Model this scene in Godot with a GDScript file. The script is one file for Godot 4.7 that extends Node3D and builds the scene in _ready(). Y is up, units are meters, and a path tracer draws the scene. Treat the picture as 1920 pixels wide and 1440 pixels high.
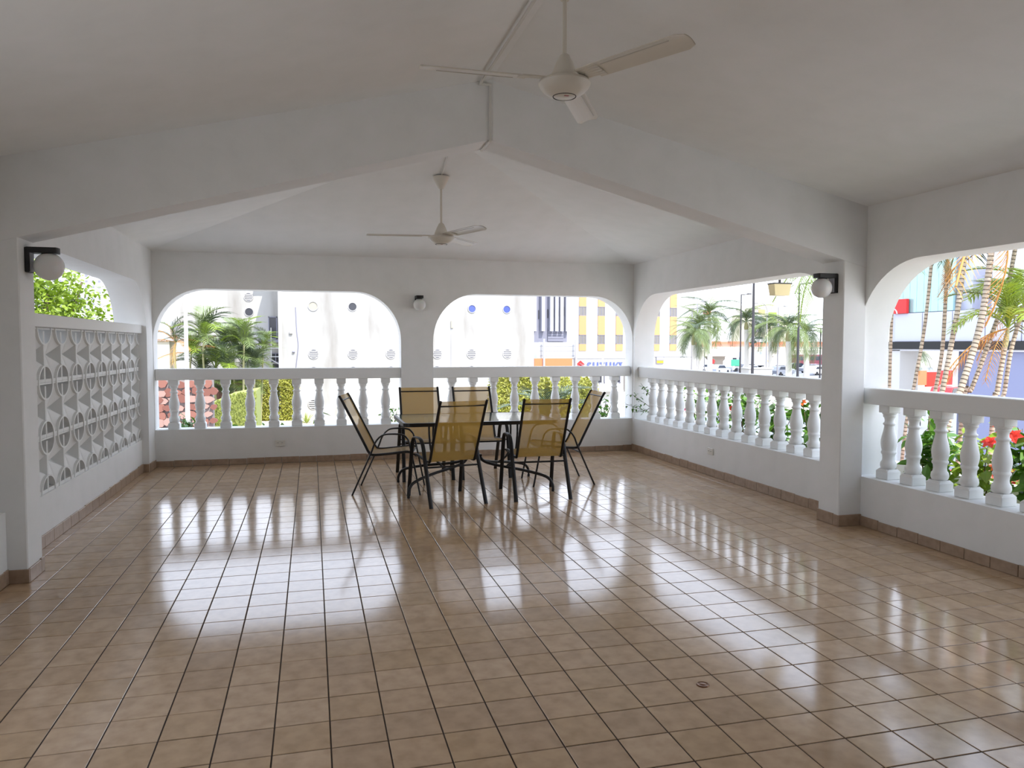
extends Node3D
# A roofed terrace with arched openings, seen from the house end. Metres; the floor is y = 0, the street 3.3 m lower.

const GROUND := -3.3
const WALL_L := -1.76      # inner face of the left wall
const WALL_R := 4.18       # inner face of the right wall
const WALL_B := -9.5       # inner face of the back wall
const RIDGE := Vector2(1.18, 3.19)

var M := {}
var taken := {}
var cam: Camera3D


# ---------------------------------------------------------------- mesh builder
class MB:
	var v := PackedVector3Array()
	var n := PackedVector3Array()
	var c := PackedColorArray()
	var idx := PackedInt32Array()
	var tint := Color.WHITE

	func tri(a: Vector3, b: Vector3, d: Vector3, na: Vector3, nb: Vector3, nd: Vector3) -> void:
		var k := v.size()
		if (b - a).cross(d - a).dot(na + nb + nd) > 0.0:
			v.append(a); v.append(d); v.append(b)
			n.append(na); n.append(nd); n.append(nb)
		else:
			v.append(a); v.append(b); v.append(d)
			n.append(na); n.append(nb); n.append(nd)
		c.append(tint); c.append(tint); c.append(tint)
		idx.append(k); idx.append(k + 1); idx.append(k + 2)

	func flat(a: Vector3, b: Vector3, d: Vector3, out := Vector3.ZERO) -> void:
		var g := (b - a).cross(d - a)
		if g.length_squared() < 1e-18:
			return
		g = g.normalized()
		if out != Vector3.ZERO and g.dot(out) < 0.0:
			g = -g
		tri(a, b, d, g, g, g)

	func quad(a: Vector3, b: Vector3, d: Vector3, e: Vector3, out := Vector3.ZERO) -> void:
		var g := (d - a).cross(e - b).normalized()
		if out != Vector3.ZERO and g.dot(out) < 0.0:
			g = -g
		tri(a, b, d, g, g, g)
		tri(a, d, e, g, g, g)

	func squad(a: Vector3, b: Vector3, d: Vector3, e: Vector3, na: Vector3, nb: Vector3, nd: Vector3, ne: Vector3) -> void:
		tri(a, b, d, na, nb, nd)
		tri(a, d, e, na, nd, ne)

	func box(at: Vector3, size: Vector3, bev := 0.0, B := Basis()) -> void:
		var h := size * 0.5
		var b: float = minf(bev, minf(h.x, minf(h.y, h.z)) * 0.98)
		for ax in 3:
			var u: int = (ax + 1) % 3
			var w: int = (ax + 2) % 3
			for s in [-1.0, 1.0]:
				var p := []
				for q in [[-1, -1], [1, -1], [1, 1], [-1, 1]]:
					var r := Vector3.ZERO
					r[ax] = s * h[ax]
					r[u] = q[0] * (h[u] - b)
					r[w] = q[1] * (h[w] - b)
					p.append(at + B * r)
				var o := Vector3.ZERO
				o[ax] = s
				quad(p[0], p[1], p[2], p[3], B * o)
		if b <= 0.0:
			return
		for ax in 3:
			var u: int = (ax + 1) % 3
			var w: int = (ax + 2) % 3
			for su in [-1.0, 1.0]:
				for sw in [-1.0, 1.0]:
					var p := []
					for e in [-1.0, 1.0]:
						var r1 := Vector3.ZERO
						var r2 := Vector3.ZERO
						r1[ax] = e * (h[ax] - b); r2[ax] = r1[ax]
						r1[u] = su * h[u]; r1[w] = sw * (h[w] - b)
						r2[u] = su * (h[u] - b); r2[w] = sw * h[w]
						p.append(at + B * r1)
						p.append(at + B * r2)
					var o := Vector3.ZERO
					o[u] = su; o[w] = sw
					quad(p[0], p[1], p[3], p[2], B * o)
		for sx in [-1.0, 1.0]:
			for sy in [-1.0, 1.0]:
				for sz in [-1.0, 1.0]:
					var s := Vector3(sx, sy, sz)
					var k := (h - Vector3(b, b, b)) * s
					flat(at + B * (k + Vector3(sx * b, 0, 0)), at + B * (k + Vector3(0, sy * b, 0)), at + B * (k + Vector3(0, 0, sz * b)), B * s)

	func tube(path: Array, rx: float, ry := 0.0, sides := 8, up := Vector3.UP, caps := true) -> void:
		# rx runs along the side vector (tangent x up), ry along the other one
		if ry == 0.0:
			ry = rx
		var rings := []
		var norms := []
		for i in path.size():
			var a: Vector3 = path[maxi(i - 1, 0)]
			var b: Vector3 = path[mini(i + 1, path.size() - 1)]
			var t := (b - a).normalized()
			var sd := t.cross(up)
			if sd.length() < 1e-3:
				sd = t.cross(Vector3.RIGHT)
			sd = sd.normalized()
			var u2 := sd.cross(t).normalized()
			var ring := []
			var nr := []
			for k in sides:
				var ang := TAU * k / sides
				ring.append(path[i] + sd * cos(ang) * rx + u2 * sin(ang) * ry)
				nr.append((sd * cos(ang) / rx + u2 * sin(ang) / ry).normalized())
			rings.append(ring)
			norms.append(nr)
		for i in path.size() - 1:
			for k in sides:
				var k2: int = (k + 1) % sides
				squad(rings[i][k], rings[i][k2], rings[i + 1][k2], rings[i + 1][k], norms[i][k], norms[i][k2], norms[i + 1][k2], norms[i + 1][k])
		if caps:
			for e in [0, path.size() - 1]:
				var o: Vector3 = (path[0] - path[1]) if e == 0 else (path[e] - path[e - 1])
				for k in range(1, sides - 1):
					flat(rings[e][0], rings[e][k], rings[e][k + 1], o)

	func taper(path: Array, radii: Array, sides := 8) -> void:
		var rings := []
		for i in path.size():
			var a: Vector3 = path[maxi(i - 1, 0)]
			var b: Vector3 = path[mini(i + 1, path.size() - 1)]
			var t := (b - a).normalized()
			var sd := t.cross(Vector3.FORWARD if absf(t.z) < 0.9 else Vector3.UP).normalized()
			var u2 := sd.cross(t)
			var ring := []
			for k in sides:
				var ang := TAU * k / sides
				ring.append([path[i] + (sd * cos(ang) + u2 * sin(ang)) * radii[i], sd * cos(ang) + u2 * sin(ang)])
			rings.append(ring)
		for i in path.size() - 1:
			for k in sides:
				var k2: int = (k + 1) % sides
				squad(rings[i][k][0], rings[i][k2][0], rings[i + 1][k2][0], rings[i + 1][k][0], rings[i][k][1], rings[i][k2][1], rings[i + 1][k2][1], rings[i + 1][k][1])

	func lathe(prof: Array, sides := 20, at := Vector3.ZERO, B := Basis()) -> void:
		# prof: Vector2(radius, height) from one end to the other; joints under 40 degrees are smooth
		var segn := []
		for i in prof.size() - 1:
			var d: Vector2 = prof[i + 1] - prof[i]
			segn.append(Vector2(d.y, -d.x).normalized())
		for i in prof.size() - 1:
			var n0: Vector2 = segn[i]
			var n1: Vector2 = segn[i]
			if i > 0 and segn[i - 1].dot(segn[i]) > 0.7:
				n0 = (segn[i - 1] + segn[i]).normalized()
			if i < segn.size() - 1 and segn[i + 1].dot(segn[i]) > 0.7:
				n1 = (segn[i + 1] + segn[i]).normalized()
			for k in sides:
				var a0 := TAU * k / sides
				var a1 := TAU * (k + 1) / sides
				var d0 := Vector3(cos(a0), 0, sin(a0))
				var d1 := Vector3(cos(a1), 0, sin(a1))
				var p: Vector2 = prof[i]
				var q: Vector2 = prof[i + 1]
				var A := at + B * (d0 * p.x + Vector3.UP * p.y)
				var C := at + B * (d1 * p.x + Vector3.UP * p.y)
				var D := at + B * (d1 * q.x + Vector3.UP * q.y)
				var E := at + B * (d0 * q.x + Vector3.UP * q.y)
				var nA := B * (d0 * n0.x + Vector3.UP * n0.y)
				var nC := B * (d1 * n0.x + Vector3.UP * n0.y)
				var nD := B * (d1 * n1.x + Vector3.UP * n1.y)
				var nE := B * (d0 * n1.x + Vector3.UP * n1.y)
				if p.x > 1e-6:
					tri(A, C, D, nA, nC, nD)
				if q.x > 1e-6:
					tri(A, D, E, nA, nD, nE)

	func ball(at: Vector3, r: Vector3, rings := 10, seg := 16) -> void:
		for i in rings:
			for k in seg:
				var q := []
				for e in [[i, k], [i, k + 1], [i + 1, k + 1], [i + 1, k]]:
					var th: float = PI * e[0] / rings
					var ph: float = TAU * e[1] / seg
					q.append(Vector3(sin(th) * cos(ph), cos(th), sin(th) * sin(ph)))
				if i > 0:
					tri(at + q[0] * r, at + q[1] * r, at + q[2] * r, (q[0] / r).normalized(), (q[1] / r).normalized(), (q[2] / r).normalized())
				if i < rings - 1:
					tri(at + q[0] * r, at + q[2] * r, at + q[3] * r, (q[0] / r).normalized(), (q[2] / r).normalized(), (q[3] / r).normalized())

	func prism(poly: PackedVector2Array, xf: Transform3D, depth: float, smooth := false) -> void:
		# the outline lies in x, y of xf; it is pushed along its z from 0 to depth
		var t := Geometry2D.triangulate_polygon(poly)
		for e in [0.0, depth]:
			var o := xf.basis.z * (-1.0 if (e == 0.0) == (depth > 0.0) else 1.0)
			for k in range(0, t.size(), 3):
				flat(xf * Vector3(poly[t[k]].x, poly[t[k]].y, e), xf * Vector3(poly[t[k + 1]].x, poly[t[k + 1]].y, e), xf * Vector3(poly[t[k + 2]].x, poly[t[k + 2]].y, e), o)
		var m := poly.size()
		var sgn := -1.0 if Geometry2D.is_polygon_clockwise(poly) else 1.0
		for k in m:
			var p := poly[k]
			var q := poly[(k + 1) % m]
			var d := (q - p).normalized()
			var o2 := Vector2(d.y, -d.x) * sgn
			var n0 := o2
			var n1 := o2
			if smooth:
				var dp := (p - poly[(k - 1 + m) % m]).normalized()
				var dn := (poly[(k + 2) % m] - q).normalized()
				var np := Vector2(dp.y, -dp.x) * sgn
				var nn := Vector2(dn.y, -dn.x) * sgn
				if np.dot(o2) > 0.7:
					n0 = (np + o2).normalized()
				if nn.dot(o2) > 0.7:
					n1 = (nn + o2).normalized()
			var N0 := xf.basis * Vector3(n0.x, n0.y, 0)
			var N1 := xf.basis * Vector3(n1.x, n1.y, 0)
			squad(xf * Vector3(p.x, p.y, 0), xf * Vector3(q.x, q.y, 0), xf * Vector3(q.x, q.y, depth), xf * Vector3(p.x, p.y, depth), N0, N1, N1, N0)

	func leaf(at: Vector3, dir: Vector3, up: Vector3, len: float, wid: float, bend := 0.15) -> void:
		# a pointed leaf folded a little along its midrib
		var sd := dir.cross(up).normalized()
		var nn := sd.cross(dir).normalized()
		var m1 := at + dir * len * 0.35
		var m2 := at + dir * len * 0.7 - nn * len * bend * 0.4
		var tip := at + dir * len - nn * len * bend
		var f := nn * wid * 0.12
		for s in [-1.0, 1.0]:
			flat(at, m1 + sd * s * wid * 0.5 + f, m1, nn)
			quad(m1, m1 + sd * s * wid * 0.5 + f, m2 + sd * s * wid * 0.36 + f, m2, nn)
			flat(m2, m2 + sd * s * wid * 0.36 + f, tip, nn)

	func mesh() -> ArrayMesh:
		return MB.join([self])

	static func join(list: Array) -> ArrayMesh:
		var am := ArrayMesh.new()
		for b in list:
			if b.v.size() == 0:
				continue
			var arr := []
			arr.resize(Mesh.ARRAY_MAX)
			arr[Mesh.ARRAY_VERTEX] = b.v
			arr[Mesh.ARRAY_NORMAL] = b.n
			arr[Mesh.ARRAY_COLOR] = b.c
			arr[Mesh.ARRAY_INDEX] = b.idx
			am.add_surface_from_arrays(Mesh.PRIMITIVE_TRIANGLES, arr)
		return am


# ---------------------------------------------------------------- scene helpers
func numbered(called: String) -> String:
	if not taken.has(called):
		taken[called] = 0
		return called
	taken[called] += 1
	return "%s_%03d" % [called, taken[called]]

func tag(o: Node3D, label: String, category := "", group := "", kind := "") -> Node3D:
	o.set_meta("label", label)
	if category: o.set_meta("category", category)
	if group: o.set_meta("group", group)
	if kind: o.set_meta("kind", kind)
	return o

func thing(called: String, label: String, category: String, at := Vector3.ZERO, turn := 0.0, group := "") -> Node3D:
	var o := Node3D.new()
	o.name = numbered(called)
	add_child(o)
	o.position = at
	o.rotation.y = turn
	tag(o, label, category, group)
	return o

func part(parent: Node3D, called: String, shape, m: Material, kind := "", label := "") -> MeshInstance3D:
	var o := MeshInstance3D.new()
	o.name = called
	o.mesh = shape.mesh() if shape is MB else shape
	o.material_override = m
	o.cast_shadow = GeometryInstance3D.SHADOW_CASTING_SETTING_ON
	parent.add_child(o, true)
	if kind: o.set_meta("kind", kind)
	if label: o.set_meta("label", label)
	return o

func solo(called: String, shape, m: Material, label: String, category: String, at := Vector3.ZERO, group := "") -> MeshInstance3D:
	var o := MeshInstance3D.new()
	o.name = numbered(called)
	o.mesh = shape.mesh() if shape is MB else shape
	o.material_override = m
	add_child(o)
	o.position = at
	tag(o, label, category, group)
	return o

func struct(called: String, shape, m: Material, label: String, category := "") -> Node3D:
	var o: Node3D
	if shape == null:
		o = Node3D.new()
	else:
		o = MeshInstance3D.new()
		o.mesh = shape.mesh() if shape is MB else shape
		o.material_override = m
	o.name = numbered(called)
	add_child(o)
	tag(o, label, category if category else called.split("_")[0], "", "structure")
	return o

func boxed(size: Vector3, bev := 0.0, at := Vector3.ZERO) -> MB:
	var b := MB.new()
	b.box(at, size, bev)
	return b

func smooth_path(pts: Array, steps := 5) -> Array:
	var out := []
	for i in pts.size() - 1:
		var p0: Vector3 = pts[maxi(i - 1, 0)]
		var p3: Vector3 = pts[mini(i + 2, pts.size() - 1)]
		for k in steps:
			out.append((pts[i] as Vector3).cubic_interpolate(pts[i + 1], p0, p3, float(k) / steps))
	out.append(pts[-1])
	return out

func rng(seed_: int) -> RandomNumberGenerator:
	var r := RandomNumberGenerator.new()
	r.seed = seed_
	return r

func rgb(r: int, g: int, b: int) -> Color:
	return Color(r / 255.0, g / 255.0, b / 255.0)

func noise_tex(freq: float, ramp: Array, seed_ := 1, size := 512, octaves := 4, kind := FastNoiseLite.TYPE_SIMPLEX_SMOOTH) -> NoiseTexture2D:
	var f := FastNoiseLite.new()
	f.noise_type = kind
	f.frequency = freq
	f.fractal_octaves = octaves
	f.seed = seed_
	var t := NoiseTexture2D.new()
	t.width = size
	t.height = size
	t.seamless = true
	t.noise = f
	var g := Gradient.new()
	var offs := PackedFloat32Array()
	var cols := PackedColorArray()
	for e in ramp:
		offs.append(e[0])
		cols.append(e[1])
	g.offsets = offs
	g.colors = cols
	t.color_ramp = g
	return t

func mat(key: String, col: Color, rough := 0.7, metal := 0.0, spec := 0.5) -> StandardMaterial3D:
	var m := StandardMaterial3D.new()
	m.resource_name = key
	m.albedo_color = col
	m.roughness = rough
	m.metallic = metal
	m.metallic_specular = spec
	M[key] = m
	return m

func triplanar(m: StandardMaterial3D, scale: float) -> StandardMaterial3D:
	m.uv1_triplanar = true
	m.uv1_world_triplanar = true
	m.uv1_scale = Vector3(scale, scale, scale)
	return m

func leafy(key: String, col: Color, back: Color, rough := 0.45) -> StandardMaterial3D:
	var m := mat(key, col, rough)
	m.vertex_color_use_as_albedo = true
	m.backlight_enabled = true
	m.backlight = back
	return m


# ---------------------------------------------------------------- materials
func make_materials() -> void:
	# painted plaster: white, faintly mottled
	var plaster := mat("white_plaster", rgb(255, 255, 255), 0.72, 0.0, 0.35)
	plaster.albedo_texture = noise_tex(0.006, [[0.0, rgb(240, 240, 237)], [0.5, rgb(243, 243, 240)], [1.0, rgb(246, 245, 243)]], 3)
	triplanar(plaster, 0.9)
	var outer := mat("white_paint", rgb(243, 243, 240), 0.55, 0.0, 0.4)
	# glazed clay tiles, four close tones
	var tones := [rgb(202, 172, 139), rgb(195, 166, 135), rgb(208, 179, 147), rgb(198, 168, 133)]
	var cloud := noise_tex(0.012, [[0.0, rgb(230, 226, 220)], [0.45, rgb(244, 242, 240)], [0.75, rgb(252, 251, 249)], [1.0, rgb(255, 255, 255)]], 5, 512, 5)
	var wax := noise_tex(0.02, [[0.0, Color(0.8, 0.8, 0.8)], [0.6, Color(0.88, 0.88, 0.88)], [1.0, Color(1, 1, 1)]], 8, 512, 5)
	for k in 4:
		var t := mat("clay_tile_%d" % k, tones[k], 0.125, 0.0, 0.45)
		t.albedo_texture = cloud
		t.roughness_texture = wax
		t.clearcoat_enabled = true
		t.clearcoat = 0.15
		t.clearcoat_roughness = 0.1
		triplanar(t, 1.6)
	mat("grout", rgb(58, 46, 38), 0.9)
	var bt := mat("baseboard_tile", rgb(176, 152, 130), 0.3, 0.0, 0.5)
	bt.albedo_texture = cloud
	triplanar(bt, 2.3)
	mat("fan_cream", rgb(226, 219, 205), 0.35)
	mat("fan_trim", rgb(196, 188, 174), 0.4)
	mat("red_badge", rgb(170, 60, 50), 0.4)
	mat("dark_gap", rgb(60, 56, 52), 0.8)
	mat("bracket_black", rgb(16, 15, 15), 0.45)
	var opal := mat("opal_glass", rgb(232, 231, 228), 0.12)
	opal.subsurf_scatter_enabled = true
	opal.subsurf_scatter_strength = 0.2
	mat("plate_grey", rgb(190, 190, 196), 0.5)
	mat("conduit", rgb(226, 223, 216), 0.5)
	mat("outlet", rgb(238, 236, 228), 0.35)
	mat("frame_black", rgb(34, 32, 31), 0.38, 0.3, 0.5)
	var sling := mat("sling_mesh", Color(rgb(150, 131, 76), 0.78), 0.75)
	sling.transparency = BaseMaterial3D.TRANSPARENCY_ALPHA
	sling.backlight_enabled = true
	sling.backlight = rgb(190, 142, 44)
	sling.rim_enabled = true
	sling.rim = 0.5
	sling.rim_tint = 0.3
	var glass := mat("table_glass", Color(0.72, 0.84, 0.8, 0.22), 0.04)
	glass.transparency = BaseMaterial3D.TRANSPARENCY_ALPHA
	mat("drain_brass", rgb(120, 84, 58), 0.3, 0.7)
	mat("speck", rgb(50, 40, 34), 0.6)
	# planting
	leafy("leaf_green", rgb(92, 132, 46), rgb(120, 150, 40), 0.35)
	leafy("leaf_lime", rgb(142, 164, 62), rgb(160, 176, 50), 0.4)
	leafy("frond_green", rgb(106, 122, 70), rgb(96, 104, 40), 0.4)
	leafy("frond_dark", rgb(72, 88, 60), rgb(50, 62, 28), 0.45)
	leafy("frond_dry", rgb(196, 148, 84), rgb(190, 130, 60), 0.6)
	leafy("hedge_leaf", rgb(154, 154, 64), rgb(130, 130, 36), 0.5)
	leafy("grass_bank", rgb(150, 158, 82), rgb(120, 130, 46), 0.6)
	leafy("petal", rgb(235, 90, 70), rgb(230, 70, 50), 0.5)
	mat("stem", rgb(104, 92, 64), 0.8)
	mat("soil", rgb(74, 58, 46), 0.95)
	var bark := mat("palm_trunk", rgb(176, 164, 146), 0.85)
	bark.vertex_color_use_as_albedo = true
	mat("royal_trunk", rgb(206, 202, 194), 0.8)
	mat("crownshaft", rgb(150, 146, 100), 0.5)
	# street
	mat("ground_pale", rgb(176, 170, 160), 0.9)
	mat("asphalt", rgb(128, 130, 136), 0.9)
	mat("pavement", rgb(190, 180, 162), 0.9)
	var conc := mat("stained_white", rgb(255, 255, 255), 0.85)
	conc.albedo_texture = noise_tex(0.004, [[0.0, rgb(138, 134, 128)], [0.3, rgb(160, 158, 153)], [0.55, rgb(172, 170, 166)], [1.0, rgb(178, 177, 173)]], 41, 512, 6)
	triplanar(conc, 0.09)
	conc.uv1_scale = Vector3(0.16, 0.045, 0.16)
	mat("clean_white", rgb(196, 195, 192), 0.7)
	mat("cream_wall", rgb(208, 200, 176), 0.8)
	mat("grey_wall", rgb(172, 172, 180), 0.8)
	mat("grey_dark", rgb(126, 126, 138), 0.8)
	mat("lavender", rgb(188, 189, 202), 0.7)
	mat("blue_wall", rgb(132, 136, 164), 0.7)
	mat("slate_wall", rgb(104, 106, 124), 0.7)
	mat("black_band", rgb(20, 20, 22), 0.5)
	mat("orange_paint", rgb(200, 146, 100), 0.7)
	mat("orange_fascia", rgb(206, 118, 76), 0.6)
	mat("sign_red", rgb(214, 44, 44), 0.5)
	mat("sign_blue", rgb(92, 104, 190), 0.5)
	mat("sign_green", rgb(60, 160, 120), 0.5)
	mat("sign_orange", rgb(240, 160, 40), 0.5)
	mat("window_dim", rgb(120, 116, 112), 0.2)
	mat("door_glass", rgb(40, 42, 46), 0.1)
	mat("window_dark", rgb(52, 52, 58), 0.15)
	mat("porthole_blue", rgb(70, 84, 150), 0.15)
	mat("porthole_beige", rgb(160, 155, 140), 0.6)
	mat("louvre", rgb(160, 158, 156), 0.6)
	var teal := mat("teal_glass", rgb(150, 190, 186), 0.12, 0.2, 0.6)
	teal.clearcoat_enabled = true
	mat("panel_white", rgb(224, 224, 230), 0.5)
	mat("metal_roof", rgb(176, 178, 188), 0.5, 0.2)
	mat("pole_dark", rgb(62, 60, 62), 0.5, 0.3)
	mat("pole_grey", rgb(150, 148, 150), 0.5, 0.3)
	mat("pole_white", rgb(238, 236, 238), 0.5)
	mat("bridge", rgb(186, 178, 170), 0.85)
	mat("brick_red", rgb(206, 120, 92), 0.85)
	mat("timber_brown", rgb(122, 84, 70), 0.85)
	mat("tyre", rgb(24, 24, 26), 0.8)
	mat("car_glass", rgb(44, 50, 60), 0.1)
	mat("lamp_lens", rgb(232, 214, 160), 0.4)
	var terra := mat("terracotta", rgb(214, 96, 66), 0.75)
	terra.albedo_texture = noise_tex(0.03, [[0.0, rgb(200, 190, 184)], [1.0, rgb(255, 255, 255)]], 55)
	triplanar(terra, 1.0)
	for k in 3:
		mat("rock_%d" % k, [rgb(138, 92, 78), rgb(122, 78, 66), rgb(160, 128, 116)][k], 0.9)
	mat("mortar_pale", rgb(140, 130, 126), 0.9)
	for e in [["white", rgb(232, 232, 234)], ["silver", rgb(176, 180, 188)], ["black", rgb(40, 40, 46)], ["red", rgb(176, 44, 44)], ["blue", rgb(92, 110, 160)], ["grey", rgb(120, 124, 132)], ["maroon", rgb(110, 52, 62)]]:
		mat("car_" + e[0], e[1], 0.25, 0.1)


# ---------------------------------------------------------------- the terrace itself
func roof_y(x: float) -> float:
	return RIDGE.y - (0.2333 if x > RIDGE.x else 0.2365) * absf(x - RIDGE.x)

func arch_wall(b: MB, along_x: bool, s0: float, s1: float, tin: float, tout: float, y0: float, y1: float, openings: Array) -> void:
	# a wall from s0 to s1 with arched openings [from, to, sill, crown, radius along, radius up]
	var P := func(s: float, y: float, t: float) -> Vector3:
		return Vector3(s, y, t) if along_x else Vector3(t, y, s)
	var nin: Vector3 = (P.call(0, 0, tin) - P.call(0, 0, tout)).normalized()
	var both := func(a: float, c: float, ya0: float, yc0: float, ya1: float, yc1: float) -> void:
		b.quad(P.call(a, ya0, tin), P.call(c, yc0, tin), P.call(c, yc1, tin), P.call(a, ya1, tin), nin)
		b.quad(P.call(a, ya0, tout), P.call(c, yc0, tout), P.call(c, yc1, tout), P.call(a, ya1, tout), -nin)
	var at := s0
	for o in openings:
		if o[0] > at + 1e-4:
			both.call(at, o[0], y0, y0, y1, y1)
		both.call(o[0], o[1], y0, y0, o[2], o[2])
		b.quad(P.call(o[0], o[2], tin), P.call(o[1], o[2], tin), P.call(o[1], o[2], tout), P.call(o[0], o[2], tout), Vector3.UP)
		var ss := []
		var hh := []
		var nn := []
		var steps := 14
		for k in steps + 1:
			var ang := PI - PI * 0.5 * k / steps
			ss.append(o[0] + o[4] + o[4] * cos(ang)); hh.append(o[3] - o[5] + o[5] * sin(ang))
			nn.append(-P.call(cos(ang) / o[4], sin(ang) / o[5], 0.0).normalized())
		for k in steps + 1:
			var ang := PI * 0.5 - PI * 0.5 * k / steps
			ss.append(o[1] - o[4] + o[4] * cos(ang)); hh.append(o[3] - o[5] + o[5] * sin(ang))
			nn.append(-P.call(cos(ang) / o[4], sin(ang) / o[5], 0.0).normalized())
		for k in ss.size() - 1:
			both.call(ss[k], ss[k + 1], hh[k], hh[k + 1], y1, y1)
			b.squad(P.call(ss[k], hh[k], tin), P.call(ss[k + 1], hh[k + 1], tin), P.call(ss[k + 1], hh[k + 1], tout), P.call(ss[k], hh[k], tout), nn[k], nn[k + 1], nn[k + 1], nn[k])
		b.quad(P.call(o[0], o[2], tin), P.call(o[0], hh[0], tin), P.call(o[0], hh[0], tout), P.call(o[0], o[2], tout), P.call(1, 0, 0))
		b.quad(P.call(o[1], o[2], tin), P.call(o[1], hh[-1], tin), P.call(o[1], hh[-1], tout), P.call(o[1], o[2], tout), P.call(-1, 0, 0))
		at = o[1]
	if s1 > at + 1e-4:
		both.call(at, s1, y0, y0, y1, y1)
	b.quad(P.call(s0, y1, tin), P.call(s1, y1, tin), P.call(s1, y1, tout), P.call(s0, y1, tout), Vector3.UP)
	for e in [s0, s1]:
		b.quad(P.call(e, y0, tin), P.call(e, y1, tin), P.call(e, y1, tout), P.call(e, y0, tout), P.call(-1.0 if e == s0 else 1.0, 0, 0))

func slab(b: MB, pts: Array, thick: float) -> void:
	# a flat polygon (convex, pts seen from anywhere) and its copy thick metres above, with edges
	var c := Vector3.ZERO
	for p in pts: c += p / pts.size()
	for k in range(1, pts.size() - 1):
		b.flat(pts[0], pts[k], pts[k + 1], Vector3.DOWN)
		b.flat(pts[0] + Vector3.UP * thick, pts[k] + Vector3.UP * thick, pts[k + 1] + Vector3.UP * thick, Vector3.UP)
	for k in pts.size():
		var p: Vector3 = pts[k]
		var q: Vector3 = pts[(k + 1) % pts.size()]
		b.quad(p, q, q + Vector3.UP * thick, p + Vector3.UP * thick, (p + q) * 0.5 - c)

func build_shell() -> void:
	var P: Material = M.white_plaster
	var b := MB.new()
	arch_wall(b, true, -2.08, 4.46, WALL_B, -9.75, -0.35, 2.545, [[-1.755, 1.075, 0.43, 2.065, 0.56, 0.6], [1.475, 4.175, 0.43, 2.06, 0.56, 0.6]])
	struct("wall_back", b, P, "white plaster back wall with two wide arched openings above a low parapet", "wall")
	b = MB.new()
	arch_wall(b, false, -9.5, 2.6, WALL_R, 4.46, -0.35, 2.545, [[-9.44, -5.34, 0.43, 2.06, 0.62, 0.58], [-5.13, -1.2, 0.385, 2.045, 0.62, 0.58]])
	struct("wall_right", b, P, "white plaster right wall with wide arched openings over the balusters", "wall")
	b = MB.new()
	arch_wall(b, false, -9.5, 2.6, WALL_L, -2.08, -0.35, 2.545, [[-9.17, -5.34, -0.3, 2.085, 0.62, 0.58], [-5.08, -1.2, 0.43, 2.085, 0.62, 0.58]])
	b.box(Vector3(-1.955, 0.005, -7.255), Vector3(0.25, 0.71, 3.83))
	b.box(Vector3(-1.99, 1.2, -4.2), Vector3(0.16, 2.2, 1.8))
	struct("wall_left", b, P, "white plaster left wall whose arch is filled by a pierced block screen", "wall")
	b = MB.new()
	b.box(Vector3(1.19, 1.35, 2.7), Vector3(6.6, 3.4, 0.2))
	var wf := struct("wall_front", b, P, "white house wall with dark glass doors closing the terrace behind the viewer", "wall")
	for k in 4:
		part(wf, "sliding_door", boxed(Vector3(1.2, 2.2, 0.06), 0.01, Vector3(-0.65 + 1.24 * k, 1.1, 2.58)), M.door_glass)
	# roof: gable with a hip over the far end, eaves all round
	var xl := -2.6
	var xr := 4.98
	var yl := roof_y(xl)
	var yr := roof_y(xr)
	var R0 := Vector3(RIDGE.x, RIDGE.y, 3.0)
	var R1 := Vector3(RIDGE.x, RIDGE.y, -6.5)
	var DL := Vector3(xl, yl, -10.3)
	var DR := Vector3(xr, yr, -10.3)
	b = MB.new()
	slab(b, [Vector3(xl, yl, 3.0), R0, R1, DL], 0.16)
	slab(b, [Vector3(xr, yr, 3.0), R0, R1, DR], 0.16)
	slab(b, [R1, DR, DL], 0.16)
	struct("ceiling", b, P, "white gabled plaster ceiling with a hipped far end", "ceiling")
	# cross beam with the roof's pitch, and the two pillars under it
	b = MB.new()
	var poly := PackedVector2Array([Vector2(-1.80, 2.003), Vector2(1.175, 2.794), Vector2(4.2, 2.015), Vector2(4.2, roof_y(4.2) + 0.04), Vector2(1.18, 3.23), Vector2(-1.80, roof_y(-1.8) + 0.04)])
	b.prism(poly, Transform3D(Basis(), Vector3(0, 0, -5.32)), 0.26)
	struct("ceiling_beam", b, P, "deep white gable-shaped beam crossing the terrace under the ridge", "beam")
	for e in [[-1.725, 0.15, "left"], [4.085, 0.21, "right"]]:
		struct("pillar_" + e[2], boxed(Vector3(e[1], 2.11, 0.25), 0.006, Vector3(e[0], 1.055, -5.19)), P, "square white plaster pillar carrying the cross beam beside the %s wall" % ("block screen" if e[2] == "left" else "baluster"), "pillar")
	# storey below, so that the terrace stands on the street
	struct("wall_lower_storey", boxed(Vector3(6.5, 2.75, 12.3), 0.0, Vector3(1.19, -1.93, -3.55)), P, "white wall of the storey below the terrace", "wall")

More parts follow.
